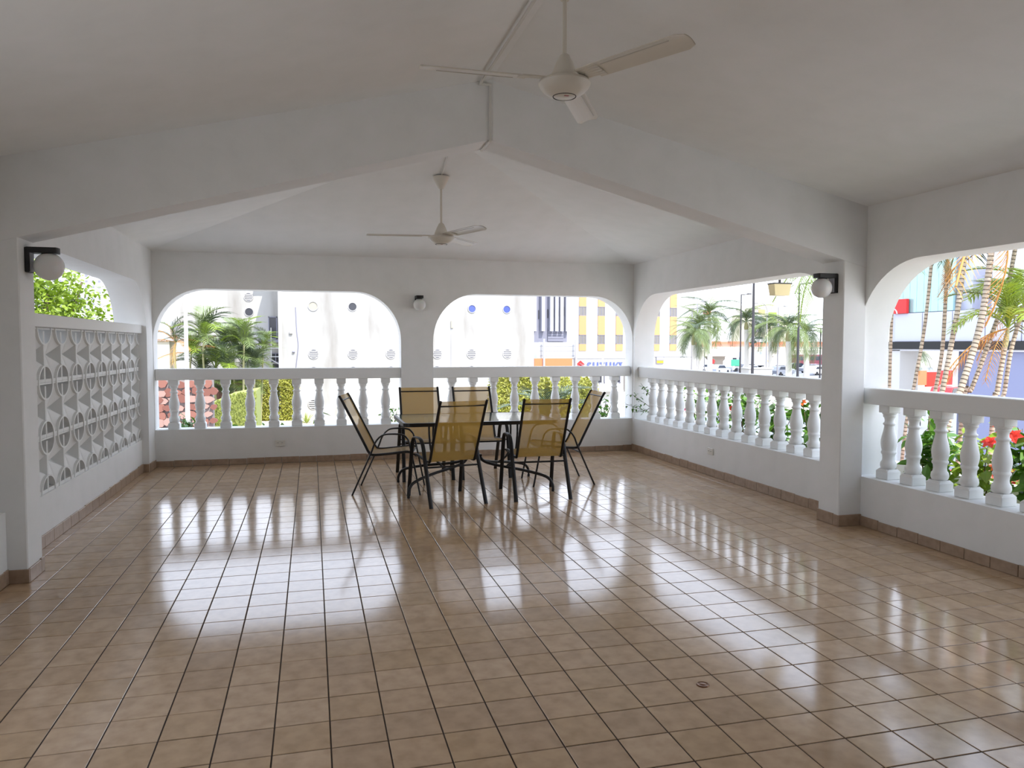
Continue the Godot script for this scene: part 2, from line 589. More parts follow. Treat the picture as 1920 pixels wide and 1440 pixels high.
func build_floor() -> void:
	var root := struct("floor", null, null, "glossy beige clay tile floor with dark joints", "floor")
	part(root, "grout_bed", boxed(Vector3(6.2, 0.2, 12.2), 0.0, Vector3(1.19, -0.1026, -3.5)), M.grout)
	# tile grid: 20 cm pitch, joints 4 mm, edges eased
	var tile := MB.new()
	var h := 0.0974
	var e := 0.0016
	var ring := func(r: float, y: float) -> Array:
		return [Vector3(-r, y, -r), Vector3(r, y, -r), Vector3(r, y, r), Vector3(-r, y, r)]
	var tops: Array = ring.call(h - e, 0.0)
	var mids: Array = ring.call(h, -e)
	var lows: Array = ring.call(h, -0.012)
	tile.quad(tops[0], tops[1], tops[2], tops[3], Vector3.UP)
	for k in 4:
		var k2: int = (k + 1) % 4
		tile.quad(tops[k], tops[k2], mids[k2], mids[k], tops[k] + tops[k2] + Vector3.UP * 0.1)
		tile.quad(mids[k], mids[k2], lows[k2], lows[k], tops[k] + tops[k2])
	var shared := tile.mesh()
	var r := rng(77)
	var all := []
	var inv := cam.global_transform.affine_inverse()
	for ix in range(-10, 22):
		for iz in range(-32, 30):
			var x0: float = maxf(0.05 + 0.2 * ix, -1.86)
			var x1: float = minf(0.05 + 0.2 * (ix + 1), 4.2)
			var z0: float = -3.09 + 0.2 * iz
			var z1: float = minf(z0 + 0.2, 2.6)
			if x1 - x0 < 0.03 or z1 - z0 < 0.03 or (z1 + z0) < 2.0 * WALL_B + 0.0:
				continue
			var c := Vector3((x0 + x1) / 2, 0, (z0 + z1) / 2)
			var q := inv * c
			var share := 0.0
			if q.z < -0.3 and absf(q.x / q.z) < 0.72 and absf(q.y / q.z) < 0.54:
				share = 1.0 / pow(-q.z, 3.0)
			var turn := Basis(Vector3.RIGHT, r.randfn(0, 0.0009)) * Basis(Vector3.BACK, r.randfn(0, 0.0009))
			var tone: int = r.randi() % 4
			all.append([share, Transform3D(turn * Basis.from_scale(Vector3((x1 - x0) / 0.2, 1, (z1 - z0) / 0.2)), c + Vector3(0, r.randfn(0, 0.0002), 0)), tone])
	all.sort_custom(func(p, s): return p[0] > s[0])
	var rest := [MB.new(), MB.new(), MB.new(), MB.new()]
	for k in all.size():
		if k < 300:
			var o := part(root, "tile", shared, M["clay_tile_%d" % all[k][2]])
			o.transform = all[k][1]
		else:
			var xf: Transform3D = all[k][1]
			var b: MB = rest[all[k][2]]
			var base := b.v.size()
			for p in tile.v: b.v.append(xf * p)
			for p in tile.n: b.n.append((xf.basis * p).normalized())
			b.c.append_array(tile.c)
			for p in tile.idx: b.idx.append(base + p)
	var far := MeshInstance3D.new()
	far.name = "far_tiles"
	far.mesh = MB.join(rest)
	for k in 4: far.set_surface_override_material(k, M["clay_tile_%d" % k])
	root.add_child(far, true)
	far.set_meta("kind", "stuff")

func baseboard(called: String, label: String, runs: Array) -> void:
	# runs: [from, to, inward normal, height]; tiles 20 cm long, 9 mm thick
	var root := struct(called, null, null, label, "baseboard")
	var r := rng(called.hash())
	for u in runs:
		var a: Vector3 = u[0]
		var d: Vector3 = u[1] - u[0]
		var L := d.length()
		d /= L
		var nrm: Vector3 = u[2]
		var at := 0.0
		while at < L - 0.01:
			var w: float = minf(0.2, L - at)
			var hh: float = u[3] + r.randfn(0, 0.0025)
			var B := Basis(d, Vector3.UP, d.cross(Vector3.UP))
			var b := boxed(Vector3(w - 0.004, hh, 0.012), 0.002)
			var o := part(root, "baseboard_tile", b, M.baseboard_tile)
			o.transform = Transform3D(B, a + d * (at + w / 2) + nrm * (0.005 + r.randf() * 0.0012) + Vector3.UP * (hh / 2 + 0.001))
			at += w

func build_baseboards() -> void:
	baseboard("baseboard_back", "tan tile skirting along the foot of the back wall", [[Vector3(-1.76, 0, -9.5), Vector3(4.18, 0, -9.5), Vector3.BACK, 0.07]])
	baseboard("baseboard_left", "tan tile skirting below the pierced block screen", [[Vector3(-1.83, 0, -5.32), Vector3(-1.83, 0, -9.17), Vector3.RIGHT, 0.09], [Vector3(-1.83, 0, -9.17), Vector3(-1.76, 0, -9.17), Vector3.BACK, 0.09], [Vector3(-1.76, 0, -9.17), Vector3(-1.76, 0, -9.5), Vector3.RIGHT, 0.09], [Vector3(-1.65, 0, -5.06), Vector3(-1.65, 0, -5.32), Vector3.RIGHT, 0.085], [Vector3(-1.77, 0, -5.06), Vector3(-1.638, 0, -5.06), Vector3.BACK, 0.085], [Vector3(-1.76, 0, -2.0), Vector3(-1.76, 0, -5.06), Vector3.RIGHT, 0.085]])
	baseboard("baseboard_right", "tan tile skirting along the wall under the right balusters", [[Vector3(4.18, 0, -9.5), Vector3(4.18, 0, -5.32), Vector3.LEFT, 0.085], [Vector3(3.98, 0, -5.32), Vector3(3.98, 0, -5.06), Vector3.LEFT, 0.085], [Vector3(3.968, 0, -5.06), Vector3(4.18, 0, -5.06), Vector3.BACK, 0.085], [Vector3(4.18, 0, -5.06), Vector3(4.18, 0, -2.0), Vector3.LEFT, 0.072]])

func baluster_mesh(height: float) -> ArrayMesh:
	var b := MB.new()
	var H := height
	b.box(Vector3(0, 0.055 * H, 0), Vector3(0.125, 0.11 * H, 0.125), 0.004)
	# shoulder of the square base, corners cut back
	var lo := 0.0605
	var hi := 0.05
	var y0 := 0.108 * H
	var y1 := 0.14 * H
	for k in 4:
		var a := Basis(Vector3.UP, PI / 2 * k)
		b.quad(a * Vector3(-lo, y0, lo), a * Vector3(lo, y0, lo), a * Vector3(hi * 0.7, y1, hi), a * Vector3(-hi * 0.7, y1, hi), a * Vector3(0, 0.5, 1))
		b.flat(a * Vector3(lo, y0, lo), a * Vector3(hi * 0.7, y1, hi), a * Vector3(hi, y1, hi * 0.7), a * Vector3(1, 0.5, 1))
	var prof := []
	for e in [[0.0, 0.138], [0.048, 0.139], [0.056, 0.16], [0.060, 0.19], [0.057, 0.225], [0.047, 0.25], [0.044, 0.285], [0.046, 0.33], [0.0545, 0.352], [0.0555, 0.368], [0.0495, 0.384], [0.0495, 0.395], [0.055, 0.43], [0.059, 0.485], [0.058, 0.53], [0.050, 0.60], [0.041, 0.665], [0.0365, 0.715], [0.0375, 0.73], [0.046, 0.743], [0.046, 0.757], [0.036, 0.772], [0.034, 0.80], [0.037, 0.83], [0.046, 0.848], [0.047, 0.862], [0.043, 0.868], [0.052, 0.885], [0.0525, 0.9], [0.0, 0.901]]:
		prof.append(Vector2(e[0], e[1] * H))
	b.lathe(prof, 20)
	b.box(Vector3(0, 0.95 * H, 0), Vector3(0.11, 0.1 * H, 0.11), 0.004)
	return b.mesh()

func build_balustrades() -> void:
	var W: Material = M.white_paint
	var tall := baluster_mesh(0.555)
	# [label, along x?, across position, handrail from, to, sill, rail bottom, rail top, baluster places]
	var rows := [
		["white turned balusters under a flat rail in the arch behind the left chair", true, -9.615, -1.755, 1.075, 0.43, 1.003, 1.135, [-1.565, -1.28, -0.995, -0.72, -0.448, -0.182, 0.083, 0.347, 0.612, 0.888]],
		["white turned balusters under a flat rail in the arch behind the right back chair", true, -9.615, 1.475, 4.16, 0.43, 0.998, 1.135, [1.73, 2.005, 2.28, 2.56, 2.84, 3.12, 3.4, 3.68, 3.96]],
		["row of white balusters and rail with flowering shrubs behind, beyond the right pillar", false, 4.31, -9.44, -5.34, 0.43, 0.985, 1.125, [-9.135, -8.89, -8.637, -8.385, -8.13, -7.875, -7.62, -7.365, -7.11, -6.855, -6.6, -6.345, -6.09, -5.835, -5.58]],
		["large white balusters and rail beside red flowers at the edge of the photo", false, 4.31, -5.13, -1.2, 0.385, 0.955, 1.083, [-4.925, -4.675, -4.425, -4.175, -3.925, -3.675, -3.425, -3.175]],
	]
	for w in rows:
		var mid: float = (w[3] + w[4]) / 2
		var at := Vector3(mid, 0, w[2]) if w[1] else Vector3(w[2], 0, mid)
		var o := thing("balustrade", w[0], "balustrade", at, 0.0, "baluster rows in the arched openings")
		var L: float = w[4] - w[3] - 0.004
		var sz := Vector3(L, w[7] - w[6], 0.15) if w[1] else Vector3(0.15, w[7] - w[6], L)
		var hr := boxed(sz, 0.006, Vector3(0, (w[6] + w[7]) / 2, 0))
		part(o, "handrail", hr, W)
		for s in w[8]:
			var k := part(o, "baluster", tall, W)
			k.scale.y = (w[6] - w[5]) / 0.555
			k.position = (Vector3(s - mid, w[5], 0) if w[1] else Vector3(0, w[5], s - mid))

func breeze_block_mesh(w: float, h: float) -> ArrayMesh:
	# pierced block, front towards +x: four corner holes with raised rims, hollow star between them
	var b := MB.new()
	var D := 0.12
	var a := 0.8
	var c := 0.64
	var S := func(u: float, v: float, d: float) -> Vector3:
		return Vector3(-d, v * h / 2, -u * w / 2)
	var N := 14
	var K := 5
	for q in 4:
		var su: float = [1.0, -1.0, -1.0, 1.0][q]
		var sv: float = [1.0, 1.0, -1.0, -1.0][q]
		# outline of the web in this quarter: edge, hole, edge
		var line := [Vector2(1, 0), Vector2(1, (1 - c) * 0.5), Vector2(1, 1 - c)]
		for k in range(1, N):
			var ang := PI * 1.5 - PI * 0.5 * k / N
			line.append(Vector2(1 + a * cos(ang), 1 + c * sin(ang)))
		line.append_array([Vector2(1 - a, 1), Vector2((1 - a) * 0.5, 1), Vector2(0, 1)])
		for k in line.size() - 1:
			for j in K:
				var g := []
				for e in [[k, j], [k + 1, j], [k + 1, j + 1], [k, j + 1]]:
					var p: Vector2 = line[e[0]] * (float(e[1]) / K)
					var edge: float = [0.105, 0.07, 0.012][mini(e[0], 2)]
					g.append(S.call(p.x * su, p.y * sv, lerpf(0.055, edge, pow(float(e[1]) / K, 0.85))))
				b.flat(g[0], g[2], g[3], Vector3(1, 0, 0)) if j == 0 else b.quad(g[0], g[1], g[2], g[3], Vector3(1, 0, 0))
		# rim of the hole
		var n2 := Vector2(a * w, c * h).length()
		for k in N:
			var pts := []
			for kk in [k, k + 1]:
				var ang := PI * 1.5 - PI * 0.5 * float(kk) / N
				for f in [1.0, 0.9]:
					pts.append(Vector2(su * (1 + a * f * cos(ang)), sv * (1 + c * f * sin(ang))))
			b.quad(S.call(pts[0].x, pts[0].y, -0.008), S.call(pts[1].x, pts[1].y, -0.008), S.call(pts[3].x, pts[3].y, -0.008), S.call(pts[2].x, pts[2].y, -0.008), Vector3.RIGHT)
			b.quad(S.call(pts[0].x, pts[0].y, -0.008), S.call(pts[2].x, pts[2].y, -0.008), S.call(pts[2].x, pts[2].y, D), S.call(pts[0].x, pts[0].y, D))
			b.quad(S.call(pts[1].x, pts[1].y, -0.008), S.call(pts[3].x, pts[3].y, -0.008), S.call(pts[3].x, pts[3].y, D), S.call(pts[1].x, pts[1].y, D))
	# outer frame of the block
	b.box(Vector3(-D / 2, h / 2 - 0.007, 0), Vector3(D, 0.012, w - 0.004))
	b.box(Vector3(-D / 2, -h / 2 + 0.013, 0), Vector3(D, 0.024, w - 0.004))
	b.box(Vector3(-D / 2, 0, w / 2 - 0.008), Vector3(D, h - 0.05, 0.013))
	b.box(Vector3(-D / 2, 0, -w / 2 + 0.008), Vector3(D, h - 0.05, 0.013))
	return b.mesh()

func build_block_screen() -> void:
	var o := thing("breeze_block_screen", "white pierced concrete block screen with a flat cap under the left arch", "screen", Vector3(-1.845, 0.36, -7.255))
	var w := 0.3985
	var h := 0.3925
	var m := breeze_block_mesh(w, h)
	for row in 3:
		for k in 10:
			var z := -9.17 + 0.383 * (k + 0.5)
			var p := part(o, "breeze_block", m, M.white_paint)
			p.scale = Vector3(1, 1, 0.383 / w)
			p.position = Vector3(0, h * (row + 0.5), z + 7.255)
	part(o, "cap_rail", boxed(Vector3(0.15, 0.092, 3.83), 0.005, Vector3(-0.035, 1.225, 0)), M.white_paint)


# ---------------------------------------------------------------- furniture and fittings
func make_fan(label: String, at: Vector3, top: float, angle: float) -> void:
	var o := thing("ceiling_fan", label, "ceiling fan", at, 0.0, "three-bladed ceiling fans")
	var b := MB.new()
	b.lathe([Vector2(0.0, top - at.y), Vector2(0.078, top - at.y), Vector2(0.074, top - at.y - 0.02), Vector2(0.03, top - at.y - 0.1), Vector2(0.02, top - at.y - 0.115), Vector2(0.0, top - at.y - 0.115)], 24)
	part(o, "canopy", b, M.fan_cream)
	b = MB.new()
	b.lathe([Vector2(0.0105, 0.08), Vector2(0.0105, top - at.y - 0.1)], 12)
	part(o, "downrod", b, M.fan_cream)
	b = MB.new()
	b.lathe([Vector2(0, 0.125), Vector2(0.014, 0.123), Vector2(0.024, 0.115), Vector2(0.044, 0.075), Vector2(0.062, 0.03), Vector2(0.068, 0.004), Vector2(0.104, 0.0), Vector2(0.122, -0.008), Vector2(0.127, -0.02), Vector2(0.12, -0.036), Vector2(0.1, -0.058), Vector2(0.074, -0.074), Vector2(0.058, -0.079), Vector2(0.0, -0.079)], 32)
	var body := part(o, "motor_housing", b, M.fan_cream)
	b = MB.new()
	b.lathe([Vector2(0.058, -0.0785), Vector2(0.056, -0.082), Vector2(0.053, -0.0785)], 28)
	part(body, "cap_ring", b, M.dark_gap)
	b = MB.new()
	b.lathe([Vector2(0.053, -0.0785), Vector2(0.046, -0.083), Vector2(0.0, -0.085)], 24)
	part(body, "cap", b, M.fan_cream)
	part(body, "badge", boxed(Vector3(0.022, 0.002, 0.009), 0.0, Vector3(0.0, -0.0845, 0.03)), M.red_badge, "", "small red badge")
	# blade: a cupped strip with a round tip, pitched, and a ribbed root
	b = MB.new()
	var cols := 6
	var outline := []
	for k in 15:
		var x := 0.185 + 0.515 * k / 14.0
		var hw := 0.056 + 0.006 * (k / 14.0)
		if x > 0.66:
			hw *= sqrt(maxf(0.0, 1.0 - pow((x - 0.66) / 0.0405, 2.0) * 0.55))
		outline.append([x, hw])
	for side in [0.0, 0.004]:
		for k in 14:
			for j in cols:
				var g := []
				for e in [[k, j], [k + 1, j], [k + 1, j + 1], [k, j + 1]]:
					var t: float = 2.0 * e[1] / cols - 1.0
					g.append(Vector3(outline[e[0]][0], side - 0.008 * t * t, t * outline[e[0]][1]))
				b.quad(g[0], g[1], g[2], g[3], Vector3.UP if side > 0 else Vector3.DOWN)
	for k in 14:
		for s in [-1.0, 1.0]:
			b.quad(Vector3(outline[k][0], -0.008, s * outline[k][1]), Vector3(outline[k + 1][0], -0.008, s * outline[k + 1][1]), Vector3(outline[k + 1][0], -0.004, s * outline[k + 1][1]), Vector3(outline[k][0], -0.004, s * outline[k][1]), Vector3(0, 0, s))
	var blade := b.mesh()
	b = MB.new()
	for k in 6:
		var z := -0.045 + 0.018 * k
		b.tube([Vector3(0.1, -0.002, z * 0.75), Vector3(0.16, -0.001, z * 0.95), Vector3(0.225, -0.006, z)], 0.0075, 0.003, 6)
	b.box(Vector3(0.16, -0.001, 0), Vector3(0.12, 0.004, 0.095), 0.001)
	var root := b.mesh()
	b = MB.new()
	b.tube([Vector3(0.25, -0.010, 0.036), Vector3(0.62, -0.010, 0.04)], 0.0035, 0.002, 5)
	var rib := b.mesh()
	for k in 3:
		var ang := angle + TAU / 3 * k
		var xf := Transform3D(Basis(Vector3.UP, -ang) * Basis(Vector3.RIGHT, -0.22), Vector3(0, 0.004, 0))
		var bl := part(o, "blade", blade, M.fan_cream)
		bl.transform = xf
		part(bl, "blade_root", root, M.fan_cream)
		part(bl, "blade_rib", rib, M.fan_trim)

func make_sconce(label: String, at: Vector3, turn: float, r: float) -> void:
	# at: wall point behind the fixture; local +z leaves the wall
	var o := thing("wall_lamp", label, "wall lamp", at, turn, "globe wall lamps")
	var b := MB.new()
	b.box(Vector3(0, 0.0, 0.013), Vector3(0.085, 0.15, 0.026), 0.004)
	part(o, "back_plate", b, M.bracket_black)
	b = MB.new()
	var prof := PackedVector2Array()
	for k in 9:
		var ang := PI * k / 8.0
		prof.append(Vector2(0.043 * cos(ang), 0.165 + 0.012 * sin(ang)))
	prof.append(Vector2(-0.043, 0.012))
	prof.append(Vector2(0.043, 0.012))
	b.prism(prof, Transform3D(Basis(Vector3.RIGHT, Vector3.BACK, Vector3.DOWN), Vector3(0, 0.076, 0)), 0.034)
	part(o, "bracket_arm", b, M.bracket_black)
	b = MB.new()
	b.lathe([Vector2(0.034, 0.045), Vector2(0.034, 0.03), Vector2(0.0, 0.03)], 20, Vector3(0, 0, 0.115))
	part(o, "lamp_holder", b, M.bracket_black)
	part(o, "mounting_plate", boxed(Vector3(0.06, 0.12, 0.006), 0.001, Vector3(0, -0.008, 0.028)), M.plate_grey)
	b = MB.new()
	b.ball(Vector3(0, -0.036, 0.12), Vector3(r, r, r), 20, 28)
	part(o, "globe", b, M.opal_glass)

func make_chair(label: String, rear_mid: Vector3, fwd: Vector3) -> void:
	# local z runs forward from the rear feet
	var o := thing("patio_chair", label, "chair", rear_mid, atan2(fwd.x, fwd.z), "patio chairs round the glass table")
	var F: Material = M.frame_black
	var strap := [Vector3(0, 0.0, 0), Vector3(0, 0.378, 0.17), Vector3(0, 0.49, 0.215), Vector3(0, 0.555, 0.268), Vector3(0, 0.577, 0.33), Vector3(0, 0.575, 0.452), Vector3(0, 0.545, 0.511), Vector3(0, 0.45, 0.548), Vector3(0, 0.0, 0.638)]
	var rail := smooth_path([Vector3(0, 0.936, -0.123), Vector3(0, 0.87, -0.083), Vector3(0, 0.5, 0.103), Vector3(0, 0.402, 0.153), Vector3(0, 0.377, 0.195), Vector3(0, 0.388, 0.353), Vector3(0, 0.405, 0.51), Vector3(0, 0.392, 0.56)], 6)
	for s in [-1.0, 1.0]:
		var sp := smooth_path(strap, 6)
		var off := []
		for p in sp:
			off.append(p + Vector3(s * (0.252 + 0.006 * (1.0 - p.y / 0.57)), 0, 0))
		var b := MB.new()
		b.tube(off.slice(0, 13), 0.019, 0.0085, 10, Vector3(0, 0.5, -1))
		part(o, "leg", b, F)
		b = MB.new()
		b.tube(off.slice(12, 38), 0.019, 0.0085, 10, Vector3(0, 1, -0.05))
		part(o, "armrest", b, F)
		b = MB.new()
		b.tube(off.slice(37, off.size()), 0.019, 0.0085, 10, Vector3(0, 0.3, 1))
		part(o, "leg", b, F)
		var rl := []
		for p in rail: rl.append(p + Vector3(s * 0.214, 0, 0))
		b = MB.new()
		b.tube(rl, 0.0125, 0.0125, 10, Vector3(0, 0.3, 1))
		part(o, "side_rail", b, F)
		b = MB.new()
		b.tube([Vector3(s * 0.21, 0.386, 0.17), Vector3(s * 0.25, 0.386, 0.173)], 0.007, 0.007, 8)
		part(o, "bolt", b, F)
		b = MB.new()
		b.tube([Vector3(s * 0.21, 0.404, 0.54), Vector3(s * 0.25, 0.404, 0.556)], 0.007, 0.007, 8)
		part(o, "bolt", b, F)
	var fab := func(i0: int, i1: int, sag: float) -> MB:
		var b := MB.new()
		var n := 8
		for i in range(i0, i1):
			for j in n:
				var g := []
				for e in [[i, j], [i + 1, j], [i + 1, j + 1], [i, j + 1]]:
					var t: float = 2.0 * e[1] / n - 1.0
					var along := float(e[0] - i0) / (i1 - i0)
					var d: Vector3 = (rail[mini(e[0] + 1, rail.size() - 1)] - rail[maxi(e[0] - 1, 0)]).normalized()
					var nr := Vector3(0, d.z, -d.y)
					g.append(rail[e[0]] + Vector3(t * 0.206, 0, 0) - nr * (sag * (1 - t * t) * sin(PI * along)))
				b.quad(g[0], g[1], g[2], g[3])
		return b
	part(o, "backrest", fab.call(0, 21, 0.012), M.sling_mesh, "", "olive woven mesh backrest")
	part(o, "seat", fab.call(21, rail.size() - 1, -0.016), M.sling_mesh, "", "olive woven mesh seat")
	var cross := MB.new()
	cross.tube([Vector3(-0.21, 0.893, -0.097), Vector3(0.21, 0.893, -0.097)], 0.007, 0.007, 8)
	part(o, "top_bar", cross, F)
	cross = MB.new()
	cross.tube([Vector3(-0.25, 0.335, 0.151), Vector3(0.25, 0.335, 0.151)], 0.0085, 0.0085, 8)
	part(o, "stretcher", cross, F)
	cross = MB.new()
	cross.tube([Vector3(-0.21, 0.388, 0.555), Vector3(0.21, 0.388, 0.555)], 0.0085, 0.0085, 8)
	part(o, "front_bar", cross, F)

func make_table() -> void:
	var o := thing("dining_table", "rectangular glass patio table with a black rim and bent tube legs", "table", Vector3(1.55, 0, -7.42))
	var F: Material = M.frame_black
	var hx := 0.745
	var hz := 0.475
	var rr := 0.07
	var outline := func(gx: float) -> PackedVector2Array:
		var p := PackedVector2Array()
		for q in [[1, 1, 0.0], [-1, 1, 0.5], [-1, -1, 1.0], [1, -1, 1.5]]:
			for k in 7:
				var ang: float = PI * (q[2] + 0.5 * k / 6.0)
				p.append(Vector2(q[0] * (hx - rr) + (rr - gx) * cos(ang), q[1] * (hz - rr) + (rr - gx) * sin(ang)))
		return p
	var b := MB.new()
	var up := Basis(Vector3.RIGHT, Vector3.BACK, Vector3.UP)
	b.prism(outline.call(0.018), Transform3D(up, Vector3(0, 0.692, 0)), 0.006, true)
	part(o, "table_top", b, M.table_glass, "", "clear greenish glass top")
	b = MB.new()
	var pa: PackedVector2Array = outline.call(0.0)
	var pb: PackedVector2Array = outline.call(0.022)
	for k in pa.size():
		var k2: int = (k + 1) % pa.size()
		var A := Vector3(pa[k].x, 0.698, pa[k].y); var B := Vector3(pa[k2].x, 0.698, pa[k2].y)
		var C := Vector3(pb[k2].x, 0.7, pb[k2].y); var D := Vector3(pb[k].x, 0.7, pb[k].y)
		var dn := Vector3(0, -0.034, 0)
		b.quad(A, B, C, D, Vector3.UP)
		b.quad(A, B, B + dn, A + dn, A)
		b.quad(D, C, C + dn, D + dn, -A)
		b.quad(A + dn, B + dn, C + dn, D + dn, Vector3.DOWN)
	part(o, "rim", b, F)
	for sx in [-1.0, 1.0]:
		for sz in [-1.0, 1.0]:
			b = MB.new()
			var q := [Vector3(0.7, 0.0, 0.43), Vector3(0.695, 0.07, 0.425), Vector3(0.64, 0.14, 0.39), Vector3(0.45, 0.19, 0.27), Vector3(0.22, 0.225, 0.12), Vector3(0.1, 0.26, 0.05), Vector3(0.06, 0.32, 0.03)]
			for k in q.size(): q[k] = q[k] * Vector3(sx, 1, sz)
			b.tube(smooth_path(q, 5), 0.014, 0.014, 10)
			part(o, "leg", b, F)
			b = MB.new()
			b.tube(smooth_path([Vector3(0.42 * sx, 0.675, 0.14 * sz), Vector3(0.42 * sx, 0.5, 0.13 * sz), Vector3(0.39 * sx, 0.3, 0.13 * sz), Vector3(0.3 * sx, 0.215, 0.16 * sz)], 5), 0.010, 0.010, 8)
			part(o, "support", b, F)
	b = MB.new()
	b.box(Vector3(0, 0.32, 0), Vector3(0.16, 0.02, 0.1), 0.004)
	part(o, "hub_plate", b, F)

func make_outlet(label: String, at: Vector3, turn: float) -> void:
	var o := thing("power_outlet", label, "outlet", at, turn, "power outlets on the parapet")
	part(o, "cover_plate", boxed(Vector3(0.118, 0.072, 0.012), 0.004, Vector3(0, 0, 0.006)), M.outlet)
	for s in [-1.0, 1.0]:
		var f := part(o, "socket", boxed(Vector3(0.032, 0.036, 0.004), 0.003, Vector3(s * 0.024, 0, 0.0135)), M.outlet)
		var b := MB.new()
		b.box(Vector3(s * 0.024 - 0.006, 0.004, 0.0158), Vector3(0.003, 0.011, 0.0012))
		b.box(Vector3(s * 0.024 + 0.006, 0.004, 0.0158), Vector3(0.003, 0.011, 0.0012))
		part(f, "slot", b, M.dark_gap)

func build_fittings() -> void:
	make_fan("cream three-bladed ceiling fan nearest the viewer under the ridge", Vector3(1.2, 2.70, -3.57), RIDGE.y + 0.0, PI)
	make_fan("smaller-looking cream ceiling fan hanging beyond the cross beam", Vector3(1.21, 2.455, -7.26), 3.012, PI + 0.14)
	make_sconce("black bracket globe lamp on the pillar by the block screen", Vector3(-1.65, 1.925, -5.2), PI / 2, 0.083)
	make_sconce("black bracket globe lamp on the pillar by the right balusters", Vector3(3.98, 1.9, -5.17), -PI / 2, 0.078)
	make_sconce("small black bracket globe lamp between the two back arches", Vector3(1.29, 1.945, -9.5), 0.0, 0.076)
	make_outlet("double power outlet on the parapet of the back wall", Vector3(-0.38, 0.24, -9.5), 0.0)
	make_outlet("double power outlet on the parapet below the right balusters", Vector3(4.18, 0.265, -7.4), -PI / 2)
	# surface cable channel along the ridge, down the beam and on to the far fan
	var o := thing("cable_channel", "thin white cable channel running along the ridge and down the beam", "cable channel", Vector3(1.18, 3.18, -5.06))
	part(o, "ridge_run", boxed(Vector3(0.015, 0.014, 6.0), 0.002, Vector3(-0.072, -0.026, 3.0)), M.conduit)
	part(o, "ridge_elbow", boxed(Vector3(0.09, 0.014, 0.014), 0.002, Vector3(-0.04, -0.026, 0.009)), M.conduit)
	part(o, "beam_drop", boxed(Vector3(0.016, 0.375, 0.012), 0.002, Vector3(-0.005, -0.21, 0.008)), M.conduit)
	part(o, "beam_underside", boxed(Vector3(0.016, 0.01, 0.26), 0.002, Vector3(-0.005, -0.396, -0.13)), M.conduit)
	var c := MB.new()
	c.tube([Vector3(1.19, roof_y(1.19) - 0.008, -5.33), Vector3(1.19, 3.182, -6.5), Vector3(1.205, 3.02, -7.2)], 0.008, 0.008, 6)
	solo("fan_cable", c, M.conduit, "thin cable run on the ceiling between the beam and the far fan", "cable")
	var d := MB.new()
	d.lathe([Vector2(0.0, 0.002), Vector2(0.018, 0.0025), Vector2(0.024, 0.004), Vector2(0.028, 0.0)], 20)
	var dr := thing("floor_drain", "small round brown metal cap set in the floor tiles", "floor drain", Vector3(1.565, 0.0005, -2.81))
	part(dr, "rim", d, M.drain_brass)
	d = MB.new()
	d.lathe([Vector2(0.0, 0.0042), Vector2(0.012, 0.0035), Vector2(0.017, 0.002)], 16)
	part(dr, "cap", d, M.drain_brass)
	make_table()
	make_chair("olive mesh patio chair at the table's left end, seen from its side", Vector3(0.41, 0, -7.515), Vector3(0.976, 0, 0.22))
	make_chair("olive mesh patio chair at the table's right end, turned towards the left", Vector3(2.775, 0, -7.475), Vector3(-1, 0, -0.04))
	make_chair("olive mesh patio chair with its back to the viewer, left of the two", Vector3(1.238, 0, -6.53), Vector3(-0.185, 0, -0.98))
	make_chair("olive mesh patio chair with its back to the viewer, right of the two", Vector3(2.03, 0, -6.58), Vector3(0.02, 0, -1))
	make_chair("olive mesh patio chair facing the viewer before the pier between the arches", Vector3(1.165, 0, -8.46), Vector3(0, 0, 1))
	make_chair("olive mesh patio chair facing the viewer before the back right balusters", Vector3(1.765, 0, -8.44), Vector3(0.02, 0, 1))


# ---------------------------------------------------------------- plants
var FR := []        # shared frond meshes: royal, areca, dry
var LEAF := []      # shared leaf meshes, three tones

func frond(rise: float, droop: float, pairs: int, leaflet: float, width: float, lift: float, hang: float, seed_: int) -> ArrayMesh:
	# one metre long, leaves the trunk along +z
	var b := MB.new()
	var r := rng(seed_)
	var at := func(t: float) -> Vector3:
		return Vector3(0, rise * t - droop * t * t, t * (1.0 - 0.18 * droop * t))
	var spine := []
	for k in 9: spine.append(at.call(k / 8.0))
	b.tint = Color(1.05, 1.0, 0.8)
	b.tube(spine, 0.010, 0.008, 5)
	for k in pairs:
		var t := 0.14 + 0.86 * k / (pairs - 1.0)
		var p: Vector3 = at.call(t)
		var fwd: Vector3 = (at.call(minf(t + 0.03, 1.03)) - at.call(t - 0.03)).normalized()
		var L := leaflet * (0.35 + 0.65 * sin(PI * clampf(t * 0.92, 0, 1))) 
		for s in [-1.0, 1.0]:
			var sh := 0.72 + r.randf() * 0.5
			b.tint = Color(sh * 1.02, sh, sh * 0.85)
			var d := (Vector3(s, lift + r.randfn(0, 0.1), 0) + fwd * (0.55 + 0.5 * t)).normalized()
			var w := fwd * width * 0.5
			var mid := p + d * L * 0.5 - Vector3(0, hang * L * 0.12, 0)
			var tip := p + d * L * 0.94 - Vector3(0, hang * L * 0.5, 0)
			b.quad(p - w * 0.7, p + w * 0.7, mid + w, mid - w, Vector3.UP)
			b.flat(mid - w, mid + w, tip, Vector3.UP)
	return b.mesh()

